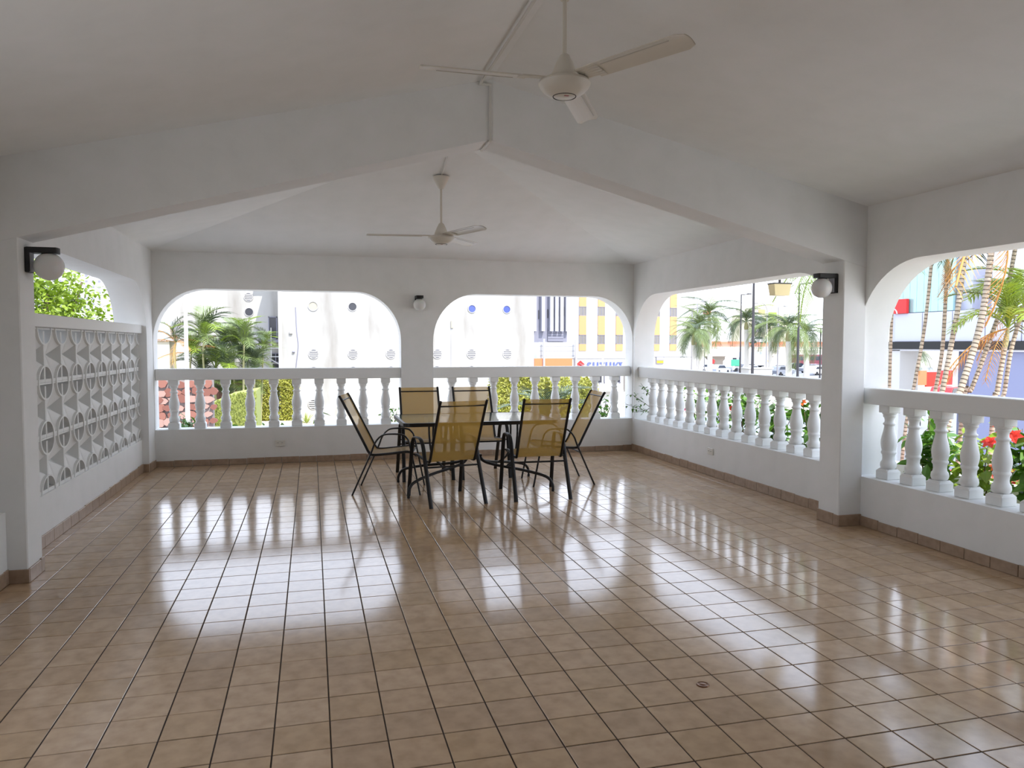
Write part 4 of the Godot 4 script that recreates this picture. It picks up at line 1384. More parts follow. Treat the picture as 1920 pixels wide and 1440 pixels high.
func build_road_scene() -> void:
	# overpass, cars, signs and lamps seen through the right far arch
	var o := thing("overpass", "grey elevated road on pillars with a red brick band above", "overpass", Vector3(100, GROUND, -150))
	var G := GROUND
	part(o, "deck", boxed(Vector3(60, 1.3, 9), 0.0, Vector3(0, -0.35 - G, 0)), M.bridge)
	part(o, "parapet", boxed(Vector3(60, 0.55, 0.4), 0.0, Vector3(0, 0.8 - G, 4.4)), M.bridge)
	part(o, "rail", boxed(Vector3(60, 0.12, 0.12), 0.0, Vector3(0, 1.35 - G, 4.4)), M.pole_grey)
	part(o, "brick_band", boxed(Vector3(60, 1.2, 0.5), 0.0, Vector3(0, 1.6 - G, -4.4)), M.brick_red)
	for x in [-14.5, -3.0, 8.5]:
		var b := MB.new()
		var p := PackedVector2Array([Vector2(-1.0, 0), Vector2(1.0, 0), Vector2(1.0, 1.2), Vector2(2.2, 2.4), Vector2(-2.2, 2.4), Vector2(-1.0, 1.2)])
		b.prism(p, Transform3D(Basis(), Vector3(x, 0, -1.5)), 3.0)
		part(o, "pillar", b, M.bridge)
	car("white car driving along the overpass", Vector3(94.4, 1.75, -147.5), 0.0, M.car_white, "")
	var r := rng(31)
	var spots := [[64.5, -112, "silver"], [68.0, -108, "white"], [71.5, -114, "black"], [74.5, -110, "silver"], [77.5, -116, "white"], [81.5, -111, "grey"], [84.5, -114, "maroon"], [80.0, -106, "blue"], [88.0, -112, "white"], [66.0, -118, "white"], [73.0, -120, "silver"], [85.0, -120, "black"], [70.0, -103, "grey"], [76.5, -103, "white"]]
	for s in spots:
		car("small %s car in the traffic below the overpass" % s[2], Vector3(s[0], G, s[1]), 0.1 + r.randfn(0, 0.25), M["car_" + s[2]])
	o = thing("box_truck", "grey box truck standing behind the cars near the green sign", "truck", Vector3(77.5, G, -124))
	part(o, "cargo_box", boxed(Vector3(6.2, 2.5, 2.4), 0.03, Vector3(0.6, 2.2, 0)), M.car_silver)
	part(o, "cab", boxed(Vector3(1.7, 2.0, 2.2), 0.15, Vector3(-3.5, 1.6, 0)), M.car_white)
	part(o, "windscreen", boxed(Vector3(0.9, 0.7, 2.22), 0.05, Vector3(-3.6, 2.1, 0)), M.car_glass)
	for x in [-3.4, 1.2, 2.6]:
		var b := MB.new()
		b.lathe([Vector2(0, -1.1), Vector2(0.45, -1.1), Vector2(0.45, 1.1), Vector2(0, 1.1)], 14, Vector3.ZERO, Basis(Vector3.RIGHT, PI / 2))
		var w := part(o, "wheel", b, M.tyre)
		w.position = Vector3(x, 0.45, 0)
	for e in [[91.5, -126.0, "car_maroon", "dark red bus with a row of windows beyond the palms"], [98.0, -128.0, "car_grey", "grey bus with a row of windows by the pillar edge"]]:
		o = thing("city_bus", e[3], "bus", Vector3(e[0], G, e[1]))
		part(o, "body", boxed(Vector3(6.4, 2.6, 2.4), 0.15, Vector3(0, 1.6, 0)), M[e[2]])
		for k in 5:
			part(o, "window", boxed(Vector3(0.95, 0.8, 2.44), 0.05, Vector3(-2.4 + 1.2 * k, 2.2, 0)), M.car_glass)
		for x in [-2.2, 2.2]:
			var b := MB.new()
			b.lathe([Vector2(0, -1.1), Vector2(0.45, -1.1), Vector2(0.45, 1.1), Vector2(0, 1.1)], 14, Vector3.ZERO, Basis(Vector3.RIGHT, PI / 2))
			part(o, "wheel", b, M.tyre).position = Vector3(x, 0.45, 0)
	o = thing("road_sign", "green rectangular road sign on two posts among the cars", "road sign", Vector3(60.3, G, -100))
	part(o, "board", boxed(Vector3(1.5, 0.95, 0.06), 0.02, Vector3(0, 2.1, 0)), M.sign_green)
	for s in [-0.5, 0.5]: part(o, "post", boxed(Vector3(0.08, 2.2, 0.08), 0.0, Vector3(s, 1.1, -0.06)), M.pole_grey)
	for e in [[65.97, -0.95, "orange diamond road sign near the middle lamp posts"], [72.22, -1.95, "orange diamond road sign low beside the right palm"]]:
		o = thing("diamond_sign", e[2], "road sign", Vector3(e[0], G, -100))
		var b := MB.new()
		b.box(Vector3.ZERO, Vector3(0.6, 0.6, 0.05), 0.0, Basis(Vector3.BACK, PI / 4))
		part(o, "board", b, M.sign_orange).position = Vector3(0, e[1] - G, 0.06)
		part(o, "post", boxed(Vector3(0.07, e[1] - G, 0.07), 0.0, Vector3(0, (e[1] - G) / 2, 0)), M.pole_grey)
	o = thing("red_round_sign", "round red sign on a post beside the overpass pillar", "road sign", Vector3(56.5, G, -100))
	var rb := MB.new()
	rb.lathe([Vector2(0, 0.03), Vector2(0.36, 0.03), Vector2(0.36, -0.03), Vector2(0, -0.03)], 20, Vector3(0, 2.3, 0.08), Basis(Vector3.RIGHT, PI / 2))
	part(o, "board", rb, M.sign_red)
	part(o, "post", boxed(Vector3(0.07, 2.3, 0.07), 0.0, Vector3(0, 1.15, 0)), M.pole_grey)
	o = thing("kiosk", "small white kiosk box at the roadside between the lamp posts", "kiosk", Vector3(38.2, G, -60))
	part(o, "box", boxed(Vector3(2.3, 2.6, 1.6), 0.03, Vector3(0, 1.3, 0)), M.clean_white)
	part(o, "panel", boxed(Vector3(1.0, 1.5, 0.05), 0.0, Vector3(0.3, 1.7, 0.81)), M.cream_wall)
	part(o, "roof", boxed(Vector3(2.5, 0.1, 1.8), 0.02, Vector3(0, 2.65, 0)), M.clean_white)
	# pale building with a round gable far behind
	o = thing("arched_building", "pale building with a round painted gable far behind the palms", "building", Vector3(131, G, -200))
	var ab := MB.new()
	var p2 := PackedVector2Array([Vector2(-6, 0), Vector2(7, 0), Vector2(7, 14)])
	for k in 13:
		var a := PI * k / 12.0
		p2.append(Vector2(-0.5 + 5.5 * cos(a), 12.0 + 5.3 * sin(a)))
	p2.append(Vector2(-6, 12))
	ab.prism(p2, Transform3D(Basis(), Vector3.ZERO), -10.0)
	part(o, "wall", ab, M.cream_wall)
	part(o, "mural_panel", boxed(Vector3(2.6, 5, 0.2), 0.3, Vector3(-3.2, 11.0, 0.1)), M.grey_wall)
	part(o, "mural_panel", boxed(Vector3(2.2, 1.2, 0.2), 0.3, Vector3(-2.0, 14.6, 0.1)), M.orange_paint)
	part(o, "mural_panel", boxed(Vector3(2.8, 4.0, 0.2), 0.4, Vector3(1.6, 12.4, 0.1)), M.leaf_lime)
	o = thing("radio_mast", "slim red and white mast far behind the lamp posts", "mast", Vector3(100, G, -180))
	part(o, "mast", boxed(Vector3(0.5, 13, 0.5), 0.0, Vector3(0, 6.5, 0)), M.clean_white)
	part(o, "platform", boxed(Vector3(1.6, 1.0, 1.6), 0.1, Vector3(0, 13.0, 0)), M.orange_fascia)
	# street lamps
	street_lamp("short dark street lamp with a T head beside the striped block", Vector3(31.9, 0, -60), 4.55, 0.0, 0.06, M.pole_grey, 1)
	street_lamp("grey street lamp with a long arm, second from the striped block", Vector3(32.4, 0, -60), 5.17, 0.7, 0.055, M.pole_grey)
	street_lamp("grey street lamp behind the tallest palm, third from the striped block", Vector3(38.64, 0, -70), 5.18, -0.6, 0.05, M.pole_grey)
	street_lamp("grey street lamp with its arm pointing to the thick dark pole", Vector3(36.64, 0, -60), 5.86, 0.75, 0.065, M.pole_dark)
	street_lamp("thick dark pole reaching out of view above the palms", Vector3(28.4, 0, -45), 9.0, 1.2, 0.085, M.pole_dark)
	street_lamp("tall dark street lamp with an arm left of the pillar's globe lamp", Vector3(31.86, 0, -45), 5.54, 0.65, 0.075, M.pole_dark)
	street_lamp("slim grey street lamp before the round-gabled building", Vector3(40.4, 0, -60), 4.84, 0.7, 0.06, M.pole_grey)
	street_lamp("grey lamp post with a curved top before the round-gabled building", Vector3(39.9, 0, -61), 4.6, -1.0, 0.05, M.pole_grey, 2)
	street_lamp("low dark post nearest the right pillar", Vector3(44.81, 0, -60), 2.87, 0.3, 0.07, M.pole_dark, 1)
	street_lamp("white lamp post standing before the areca palms", Vector3(-3.25, 0, -22), 2.95, 0.35, 0.055, M.pole_white)
	street_lamp("white post standing before the low white house", Vector3(14.2, 0, -36), 0.9, 0.0, 0.05, M.pole_white, 1)

func build_far_plants() -> void:
	var mats := ["frond_green", "frond_green", "frond_dark"]
	var royal := [
		["tall royal palm rising highest beside the striped block", 34.67, 3.3, -62.0, 3.1, 0.22],
		["lower royal palm with drooping fronds nearest the striped block", 29.4, 1.4, -55.0, 2.3, 0.2],
		["royal palm standing just right of the lowest palm", 31.0, 2.0, -57.0, 2.5, 0.2],
		["royal palm behind the pair of street lamps", 40.9, 2.9, -66.0, 3.2, 0.24],
		["royal palm with wide dark fronds near the middle of the right arch", 35.92, 1.7, -52.0, 2.9, 0.24],
		["royal palm nearest the right pillar with pale trunk", 43.3, 1.6, -60.0, 3.0, 0.25],
		["palm seen under the panelled building beside its white pillar", 37.4, -0.1, -42.0, 1.7, 0.16],
		["second palm seen under the panelled building", 39.8, 0.1, -43.5, 1.8, 0.16],
		["smaller royal palm between the lamp posts", 42.2, 2.2, -64.0, 2.6, 0.2],
	]
	for k in royal.size():
		var e: Array = royal[k]
		var foot := Vector3(e[1], GROUND, e[3])
		palm("royal_palm", e[0], "palm", "royal palms along the road", [foot, Vector3(e[1] + 0.1, (e[2] + GROUND) / 2, e[3]), Vector3(e[1], e[2], e[3])], [e[5] * 1.25, e[5] * 0.8], crown(20, e[4] * 0.92, 100 + k, 0, mats, -0.7, 1.3), M.royal_trunk, false, 0.9)
	# areca clump before the white annex
	var areca := [[-6.7, 3.0, 1.5, 1], [-6.2, 2.4, 1.7, 1], [-5.9, 1.2, 1.9, 0], [-5.35, 3.1, 1.9, 0], [-5.0, 1.6, 2.0, 0], [-4.7, 2.7, 1.8, 0], [-4.3, 1.4, 1.9, 0], [-4.05, 2.7, 1.7, 0], [-3.7, 1.7, 1.9, 0], [-3.4, 2.9, 1.6, 0], [-3.0, 1.5, 1.7, 0], [-2.65, 2.6, 1.3, 0], [-5.5, 0.2, 1.8, 0], [-4.5, 0.0, 1.8, 0], [-3.5, 0.2, 1.7, 0]]
	for k in areca.size():
		var e: Array = areca[k]
		var zz := -42.0 - 1.6 * (k % 3)
		var dry: bool = e[3] == 1
		palm("areca_palm", "drying orange-tipped areca palm at the edge of the clump" if dry else "green areca palm in the clump before the white annex", "palm", "areca palm clump, dry stems" if dry else "areca palm clump", [Vector3(e[0] * 0.85 - 0.6, GROUND, zz), Vector3(e[0] - 0.05, e[1] - 2.6, zz), Vector3(e[0], e[1] - 1.5, zz)], [0.06, 0.04], crown(14, e[2] * 1.15, 200 + k, 1, ["frond_green", "leaf_lime", "frond_green", "frond_dark"], 0.1, 1.25, 0.35 if dry else 0.0), M.crownshaft)
	# rock wall with the trimmed bank, hedges, hut and agave seen between the left balusters
	var o := thing("stone_wall", "reddish rubble stone wall behind the leftmost balusters", "wall", Vector3(-5.1, GROUND, -32))
	part(o, "backing", boxed(Vector3(2.6, 3.5, 0.5), 0.0, Vector3(0, 1.75, -0.3)), M.mortar_pale)
	var r := rng(91)
	for row in 11:
		for k in 8:
			var b := MB.new()
			var p := PackedVector2Array()
			var w := 0.13 + 0.1 * r.randf()
			var h := 0.11 + 0.09 * r.randf()
			for j in 7:
				var a := TAU * j / 7
				p.append(Vector2(cos(a) * w * (0.7 + 0.5 * r.randf()), sin(a) * h * (0.7 + 0.5 * r.randf())))
			b.prism(p, Transform3D(Basis(), Vector3.ZERO), 0.12 + 0.05 * r.randf())
			part(o, "stone", b, M["rock_%d" % (r.randi() % 3)]).position = Vector3(-1.12 + 0.325 * k + (0.16 if row % 2 else 0.0) + r.randfn(0, 0.04), 0.16 + 0.3 * row + r.randfn(0, 0.03), -0.06)
	o = thing("planted_bank", "sloping bank of clipped yellow-green ground cover", "bank", Vector3(-3.4, GROUND, -34))
	var bb := MB.new()
	var poly := PackedVector2Array([Vector2(-1.2, 0), Vector2(1.1, 0), Vector2(1.1, 2.75), Vector2(0.0, 2.55), Vector2(-1.2, 2.0)])
	bb.prism(poly, Transform3D(Basis(), Vector3(0, 0, -3.0)), 3.0)
	part(o, "soil_core", bb, M.grass_bank)
	bb = MB.new()
	for k in 2200:
		var x := r.randf_range(-1.2, 1.1)
		var top := 2.55 + 0.18 * x if x > 0 else 2.55 + 0.46 * x
		var y := r.randf() * top
		var sh := 0.7 + 0.5 * r.randf()
		bb.tint = Color(sh, sh, sh * 0.8)
		bb.leaf(Vector3(x, y, r.randf() * 0.08), Vector3(r.randfn(0, 0.5), 1.0, r.randf() * 0.9).normalized(), Vector3.BACK, 0.13, 0.05)
	part(o, "ground_cover", bb, M.grass_bank, "stuff")
	hedge("tall clipped yellow-green hedge block before the white building", Vector3(-2.75, GROUND, -48.6), Vector3(1.15, 2.55, 1.2), 1500, 0.16, M.hedge_leaf, 11)
	hedge("second clipped hedge block beside the white building's corner", Vector3(-1.4, GROUND, -48.6), Vector3(0.9, 2.7, 1.2), 1500, 0.16, M.hedge_leaf, 12)
	hedge("loose yellow-green hedge behind the back right balusters", Vector3(10.2, GROUND, -38), Vector3(2.4, 3.25, 1.6), 2400, 0.17, M.hedge_leaf, 13)
	hedge("lower yellow-green hedge right of the near palm fronds", Vector3(13.2, GROUND, -38.4), Vector3(2.6, 2.8, 1.6), 2200, 0.17, M.hedge_leaf, 14)
	o = thing("timber_hut", "dark brown timber hut wall above the planted bank", "hut", Vector3(-4.4, GROUND, -46))
	for k in 10:
		part(o, "plank", boxed(Vector3(0.19, 3.2, 0.6), 0.01, Vector3(-0.95 + 0.2 * k, 1.6, -0.02 * (k % 2))), M.timber_brown)
	o = thing("agave", "spiky pale agave growing at the foot of the white building", "plant", Vector3(-0.33, GROUND, -46.2))
	for k in 30:
		var b := MB.new()
		b.tint = Color(0.85 + 0.3 * r.randf(), 1.0, 0.8)
		var a := r.randf() * TAU
		var el := r.randf_range(0.15, 1.35)
		b.leaf(Vector3(0, 0.06, 0), Vector3(cos(a) * cos(el), sin(el), sin(a) * cos(el)), Vector3.UP, 0.75, 0.07, 0.12)
		part(o, "blade", b, M.grass_bank)

func build_near_plants() -> void:
	# planter troughs fixed outside the parapets
	var P: Material = M.white_plaster
	for e in [["white planter trough outside the right parapet", Vector3(4.466, 0, -9.7), Vector3(0.62, 0, 8.6)], ]:
		var o := thing("planter_trough", e[0], "planter", e[1])
		part(o, "outer_side", boxed(Vector3(0.08, 0.62, 8.6), 0.005, Vector3(0.62, 0.06, 4.3)), P)
		part(o, "base", boxed(Vector3(0.62, 0.1, 8.6), 0.0, Vector3(0.31, -0.2, 4.3)), P)
		part(o, "soil", boxed(Vector3(0.575, 0.3, 8.55), 0.0, Vector3(0.29, 0.02, 4.3)), M.soil)
		for z in [0.04, 8.56]: part(o, "end_side", boxed(Vector3(0.58, 0.62, 0.08), 0.005, Vector3(0.29, 0.06, z)), P)
	var o2 := thing("planter_trough", "white planter trough outside the back parapet", "planter", Vector3(-1.9, 0, -9.757))
	part(o2, "outer_side", boxed(Vector3(6.1, 0.62, 0.08), 0.005, Vector3(3.05, 0.0, -0.42)), P)
	part(o2, "base", boxed(Vector3(6.1, 0.1, 0.42), 0.0, Vector3(3.05, -0.26, -0.21)), P)
	part(o2, "soil", boxed(Vector3(6.0, 0.3, 0.37), 0.0, Vector3(3.05, -0.05, -0.19)), M.soil)
	for x in [0.04, 6.06]: part(o2, "end_side", boxed(Vector3(0.08, 0.62, 0.38), 0.005, Vector3(x, 0.0, -0.19)), P)
	var G: Material = M.leaf_green
	var y := 0.172
	shrub("croton", "dark leafy potted sprig behind the second back left baluster", Vector3(-1.5, 0.102, -9.95), 0.48, 0.12, 26, 0.1, M.leaf_green, 1)
	shrub("creeper", "low dark leaves behind the third back left baluster", Vector3(-1.05, 0.102, -9.95), 0.36, 0.12, 14, 0.11, M.leaf_green, 2)
	shrub("creeper", "few low dark leaves behind the middle back left balusters", Vector3(-0.48, 0.102, -9.95), 0.34, 0.14, 12, 0.1, M.leaf_green, 3)
	shrub("rubber_plant", "upright plant with broad leaves left of the table", Vector3(0.1, 0.102, -9.95), 0.5, 0.07, 10, 0.12, M.leaf_green, 4)
	shrub("rose_bush", "small-leaved bush beside the pier behind the table", Vector3(0.98, 0.102, -9.95), 0.58, 0.13, 46, 0.06, M.leaf_green, 5)
	shrub("rose_bush", "bushy sprigs in the far right corner of the back balusters", Vector3(3.95, 0.102, -9.95), 0.56, 0.16, 60, 0.07, M.leaf_green, 6)
	# sprays that lean in between the first right baluster and the corner
	var bo := thing("bougainvillea", "thin leafy sprays leaning in past the first right baluster", "plant", Vector3(4.62, y, -9.28), 0.0, "planter shrubs outside the balusters")
	var br := rng(71)
	for e in [[Vector3(-0.31, 0.44, 0.0), Vector3(-0.56, 0.6, 0.02)], [Vector3(-0.31, 0.36, -0.03), Vector3(-0.62, 0.47, -0.04)], [Vector3(-0.31, 0.6, 0.0), Vector3(-0.42, 0.74, 0.0)], [Vector3(-0.31, 0.4, 0.02), Vector3(-0.5, 0.36, 0.05)]]:
		var st := MB.new()
		st.taper([Vector3(0, 0.0, 0), e[0] * Vector3(0.5, 0.7, 0.6), e[0], e[1]], [0.006, 0.005, 0.004, 0.002], 5)
		part(bo, "stem", st, M.stem)
		for k in 20:
			var t := br.randf()
			var q := part(bo, "leaf", LEAF[br.randi() % 3], M.leaf_green)
			var pp: Vector3 = e[0].lerp(e[1], t) + Vector3(br.randfn(0, 0.02), br.randfn(0, 0.025), br.randfn(0, 0.02))
			q.transform = Transform3D(Basis(Vector3.UP, br.randf() * TAU) * Basis(Vector3.RIGHT, br.randfn(0, 0.5)) * Basis.from_scale(Vector3.ONE * (0.035 + 0.03 * br.randf())), pp)
	shrub("bougainvillea", "bougainvillea with pink blooms behind the third right baluster", Vector3(4.75, y, -8.85), 0.75, 0.22, 80, 0.075, M.leaf_green, 8, [["pink", Vector3(-0.15, 0.62, 0.2), 0.05], ["pink", Vector3(-0.1, 0.42, 0.0), 0.05]])
	shrub("hibiscus", "leafy hibiscus behind the middle of the right balusters", Vector3(4.78, y, -8.3), 0.72, 0.24, 70, 0.1, G, 9, [["pink", Vector3(-0.1, 0.5, 0.05), 0.05]])
	shrub("hibiscus", "hibiscus with one red bloom behind the right balusters", Vector3(4.75, y, -7.65), 0.72, 0.25, 70, 0.12, G, 10, [["red", Vector3(-0.12, 0.52, -0.1), 0.05]])
	shrub("hibiscus", "broad-leaved hibiscus behind the tenth right baluster", Vector3(4.75, y, -7.0), 0.66, 0.24, 64, 0.13, G, 14)
	shrub("hibiscus", "hibiscus with small orange bloom near the right pillar", Vector3(4.75, y, -6.45), 0.78, 0.24, 60, 0.13, G, 15, [["orange", Vector3(-0.12, 0.68, 0.0), 0.05], ["pink", Vector3(-0.1, 0.42, -0.12), 0.05]])
	shrub("hibiscus", "leafy shrub with a yellow bloom beside the right pillar", Vector3(4.75, y, -5.9), 0.78, 0.22, 64, 0.13, G, 16, [["yellow", Vector3(-0.1, 0.6, -0.1), 0.06]])
	shrub("ixora", "glossy shrub behind the first two large balusters", Vector3(4.76, y, -5.0), 0.72, 0.24, 84, 0.13, G, 17, [["orange", Vector3(-0.1, 0.45, 0.2), 0.03]])
	shrub("ixora", "bright leafy shrub between the second and third large balusters", Vector3(4.8, y, -4.55), 0.56, 0.24, 80, 0.12, M.leaf_lime, 18)
	shrub("ixora", "broad-leaved shrub with red blooms behind the fourth large baluster", Vector3(4.78, y, -4.1), 0.7, 0.24, 84, 0.14, G, 19, [["red", Vector3(-0.17, 0.56, -0.2), 0.06], ["red", Vector3(-0.16, 0.68, -0.1), 0.07], ["orange", Vector3(-0.18, 0.4, -0.13), 0.05], ["red", Vector3(-0.17, 0.62, -0.02), 0.07]])
	shrub("ixora", "tall shrub with red and orange blooms at the edge of the photo", Vector3(4.84, y, -3.55), 0.9, 0.26, 110, 0.14, G, 20, [["red", Vector3(-0.16, 0.72, -0.25), 0.07], ["red", Vector3(-0.1, 0.78, 0.1), 0.08], ["orange", Vector3(-0.1, 0.55, 0.2), 0.06], ["red", Vector3(-0.16, 0.66, -0.05), 0.06]])
	shrub("frangipani", "light green rosette rising above the right rail", Vector3(6.2, GROUND, -5.6), 4.45, 0.18, 30, 0.3, M.leaf_lime, 21, [], "")
	# ringed palms beyond the right rail
	var list := [
		[[Vector3(7.8, 0, 0), Vector3(7.86, 0.85, -9), Vector3(7.86, 1.4, -9), Vector3(7.87, 2.0, -9)], 0.024, 1.06, "slim ringed palm trunk ending beside the red sign", []],
		[[Vector3(7.9, 0, 0), Vector3(8.27, 0.81, -9), Vector3(8.44, 1.78, -9), Vector3(8.55, 3.1, -9)], 0.0238, 1.02, "slim dark ringed palm leaning right, second from the arch's left", crown(8, 1.2, 301, 1, ["frond_green"], 0.2, 1.0, 0.2)],
		[[Vector3(8.3, 0, 0), Vector3(8.65, 0.79, -9), Vector3(8.74, 1.32, -9), Vector3(8.77, 1.93, -9), Vector3(8.78, 2.45, -9)], 0.0265, 1.0, "ringed palm topped by hanging brown fronds", [[2, 0.3, -1.15, 0.55, 0], [2, 2.2, -1.1, 0.6, 0], [2, 4.2, -1.2, 0.55, 0], [1, 1.2, 0.5, 0.7, 1], [1, 3.3, 0.3, 0.8, 1], [2, 5.5, -1.0, 0.5, 0], [1, 5.0, 0.7, 0.7, 1]]],
		[[Vector3(8.3, 0, 0), Vector3(8.77, 0.78, -9), Vector3(8.94, 1.65, -9), Vector3(9.02, 2.13, -9), Vector3(9.15, 3.3, -9)], 0.0329, 0.95, "thick ringed palm leaning right in the middle of the near arch", crown(9, 1.5, 303, 1, ["frond_green"], -0.2, 1.0, 0.2)],
		[[Vector3(8.5, 0, 0), Vector3(9.08, 0.75, -9), Vector3(9.34, 1.5, -9), Vector3(9.48, 2.14, -9), Vector3(9.6, 3.2, -9)], 0.0398, 0.9, "thickest ringed palm with dark hanging fronds", crown(11, 1.5, 304, 1, ["frond_green", "frond_dark"], -0.9, 0.9, 0.25)],
		[[Vector3(8.9, 0, 0), Vector3(9.26, 0.74, -9), Vector3(9.4, 1.05, -9), Vector3(9.53, 1.37, -9), Vector3(9.85, 2.2, -9), Vector3(10.0, 2.9, -9)], 0.03, 0.98, "leaning ringed palm passing behind the lush low crown", crown(9, 1.4, 305, 1, ["frond_green", "frond_dark"], -0.8, 0.9, 0.2)],
		[[Vector3(9.5, 0, 0), Vector3(9.74, 0.68, -9), Vector3(9.8, 1.05, -9), Vector3(9.86, 1.4, -9)], 0.033, 0.93, "short palm with a lush lime-green crown near the edge of the photo", [[1, 0.2, 0.7, 0.95, 2], [3, 0.9, 0.35, 1.0, 2], [1, 1.6, 0.8, 0.95, 2], [3, 2.2, 0.3, 0.95, 1], [1, 2.8, 0.75, 1.0, 2], [3, 3.4, 0.25, 0.9, 2], [1, 4.0, 0.65, 1.05, 1], [3, 4.6, 0.3, 0.95, 2], [1, 5.2, 0.8, 1.0, 2], [3, 5.8, 0.3, 1.0, 2], [1, 0.6, 1.15, 0.9, 2], [1, 2.6, 1.2, 0.95, 2], [1, 4.4, 1.15, 0.9, 1], [2, 4.3, -0.1, 1.0, 0], [2, 3.7, -0.2, 1.0, 0], [2, 5.0, -0.3, 0.8, 0]]],
		[[Vector3(9.6, 0, 0), Vector3(9.88, 0.73, -9), Vector3(9.97, 1.32, -9), Vector3(10.1, 1.75, -9)], 0.0292, 0.97, "short ringed palm with a lime crown at the edge of the photo", [[3, 0.4, 0.8, 1.1, 2], [3, 1.3, 0.5, 1.0, 2], [3, 2.3, 0.9, 1.1, 2], [3, 3.1, 0.5, 1.2, 2], [3, 3.9, 0.9, 1.1, 2], [3, 4.7, 0.4, 1.1, 2], [3, 5.5, 0.8, 1.0, 2], [2, 3.5, -0.3, 0.9, 0]]],
	]
	var pal := [M.frond_dry, M.frond_green, M.leaf_lime]
	for e in list:
		var k: float = e[2]
		var pts := []
		for p in e[0]:
			if p.z == 0.0:
				pts.append(Vector3(p.x * k, GROUND, -9.0 * k))
				var p1: Vector3 = e[0][1]
				var p2: Vector3 = e[0][2]
				var q1 := p1 - (p2 - p1) * 0.9
				pts.append(Vector3(q1.x * k, 1.42 + (q1.y - 1.42) * k, -9.0 * k))
			else:
				pts.append(Vector3(p.x * k, 1.42 + (p.y - 1.42) * k, -9.0 * k))
		var fr := []
		for f in e[4]:
			fr.append([f[0], f[1], f[2], f[3], pal[f[4]] if f[4] is int else f[4]])
		palm("ringed_palm", e[3], "palm", "ringed palms outside the near right arch", pts, [e[1] * 1.1, e[1]], fr, M.palm_trunk, true, 0.3 if fr.size() else 0.0)
	# palm behind the pillar whose fronds hang past the globe lamp, and the one behind the back rail
	palm("ringed_palm", "palm whose fronds hang beside the right pillar's globe lamp", "palm", "ringed palms outside the near right arch", [Vector3(7.5, GROUND, -9.6), Vector3(7.45, -0.5, -9.55), Vector3(7.4, 1.0, -9.5), Vector3(7.38, 2.3, -9.5)], [0.05, 0.04], [[0, -1.2, 0.2, 1.2, pal[1]], [0, -1.8, 0.5, 1.3, pal[1]], [0, -2.4, 0.1, 1.1, pal[2]], [0, -0.5, 0.6, 1.2, pal[1]], [0, 0.6, 0.5, 1.1, pal[1]], [0, 1.6, 0.6, 1.1, pal[1]], [0, 3.0, 0.7, 1.1, pal[1]], [0, -1.5, -0.3, 1.1, pal[2]]], M.palm_trunk, true, 0.3)
	palm("areca_palm", "dark feathery palm just outside the back right balusters", "palm", "", [Vector3(4.2, GROUND, -13.0), Vector3(4.15, -1.4, -13.0), Vector3(4.1, -0.2, -13.0)], [0.07, 0.05], [[1, 0.3, 0.95, 1.3, M.frond_dark], [1, 1.2, 0.6, 1.3, M.frond_dark], [1, 1.9, 0.9, 1.4, M.frond_dark], [1, 2.9, 0.6, 1.2, M.frond_dark], [1, 3.8, 0.9, 1.2, M.frond_dark], [1, 4.6, 0.55, 1.3, M.frond_dark], [1, 5.4, 0.9, 1.4, M.frond_dark], [1, 1.55, 0.3, 1.1, M.frond_green], [1, 4.9, 0.3, 1.1, M.frond_green]], M.stem)
	# tree beyond the block screen
	var o := thing("leafy_tree", "light green leafy tree above the pierced block screen", "tree", Vector3(-3.75, GROUND, -11.6))
	var b := MB.new()
	b.taper([Vector3(0, 0, 0), Vector3(0.1, 2.5, 0.1), Vector3(0.2, 4.2, 0), Vector3(0.3, 5.4, 0)], [0.16, 0.12, 0.08, 0.03], 8)
	part(o, "trunk", b, M.stem)
	var r := rng(404)
	b = MB.new()
	for e in [Vector3(0.9, 5.0, 0.6), Vector3(-0.6, 5.2, 0.5), Vector3(0.6, 5.6, -0.5), Vector3(1.1, 4.4, 0.2)]:
		b.taper([Vector3(0.15, 3.6, 0), Vector3(0.15, 3.6, 0).lerp(e, 0.5) + Vector3(0, 0.1, 0), e], [0.06, 0.04, 0.015], 6)
	part(o, "branches", b, M.stem)
	b = MB.new()
	for k in 5200:
		var c := [Vector3(0.35, 4.95, 0.1), Vector3(0.15, 5.5, 0.0), Vector3(0.8, 4.75, -0.4), Vector3(-0.4, 5.1, 0.1), Vector3(0.4, 5.3, -0.5), Vector3(0.3, 4.6, 0.0)][r.randi() % 6] as Vector3
		var d := Vector3(r.randfn(0, 1), r.randfn(0, 1), r.randfn(0, 1)).normalized()
		var p: Vector3 = c + d * pow(r.randf(), 0.5) * Vector3(0.55, 0.5, 0.55)
		var sh := 0.6 + 0.7 * r.randf()
		b.tint = Color(sh, sh, sh * 0.75)
		b.leaf(p, Vector3(r.randfn(0, 1), r.randfn(-0.2, 0.7), r.randfn(0, 1)).normalized(), (Vector3.UP + Vector3(r.randfn(0, 0.6), 0, r.randfn(0, 0.6))).normalized(), 0.085, 0.05)
	part(o, "foliage", b, M.leaf_lime, "stuff")
	o = thing("boundary_wall", "plain grey neighbour wall close behind the pierced block screen", "wall", Vector3(-2.42, GROUND, -6.9))
	part(o, "wall", boxed(Vector3(0.2, 4.85, 6.4), 0.01, Vector3(0, 2.425, 0)), M.grey_wall)
	part(o, "coping", boxed(Vector3(0.28, 0.06, 6.46), 0.01, Vector3(0, 4.88, 0)), M.grey_wall)
	# terracotta roof of the neighbouring porch below the near arch
	o = thing("tile_roof", "orange clay tile roof below the palms", "roof", Vector3(8.6, -0.5, -7.4))
	part(o, "roof_deck", boxed(Vector3(3.4, 0.08, 3.6), 0.0), M.brick_red)
	var tl := MB.new()
	var prof := []
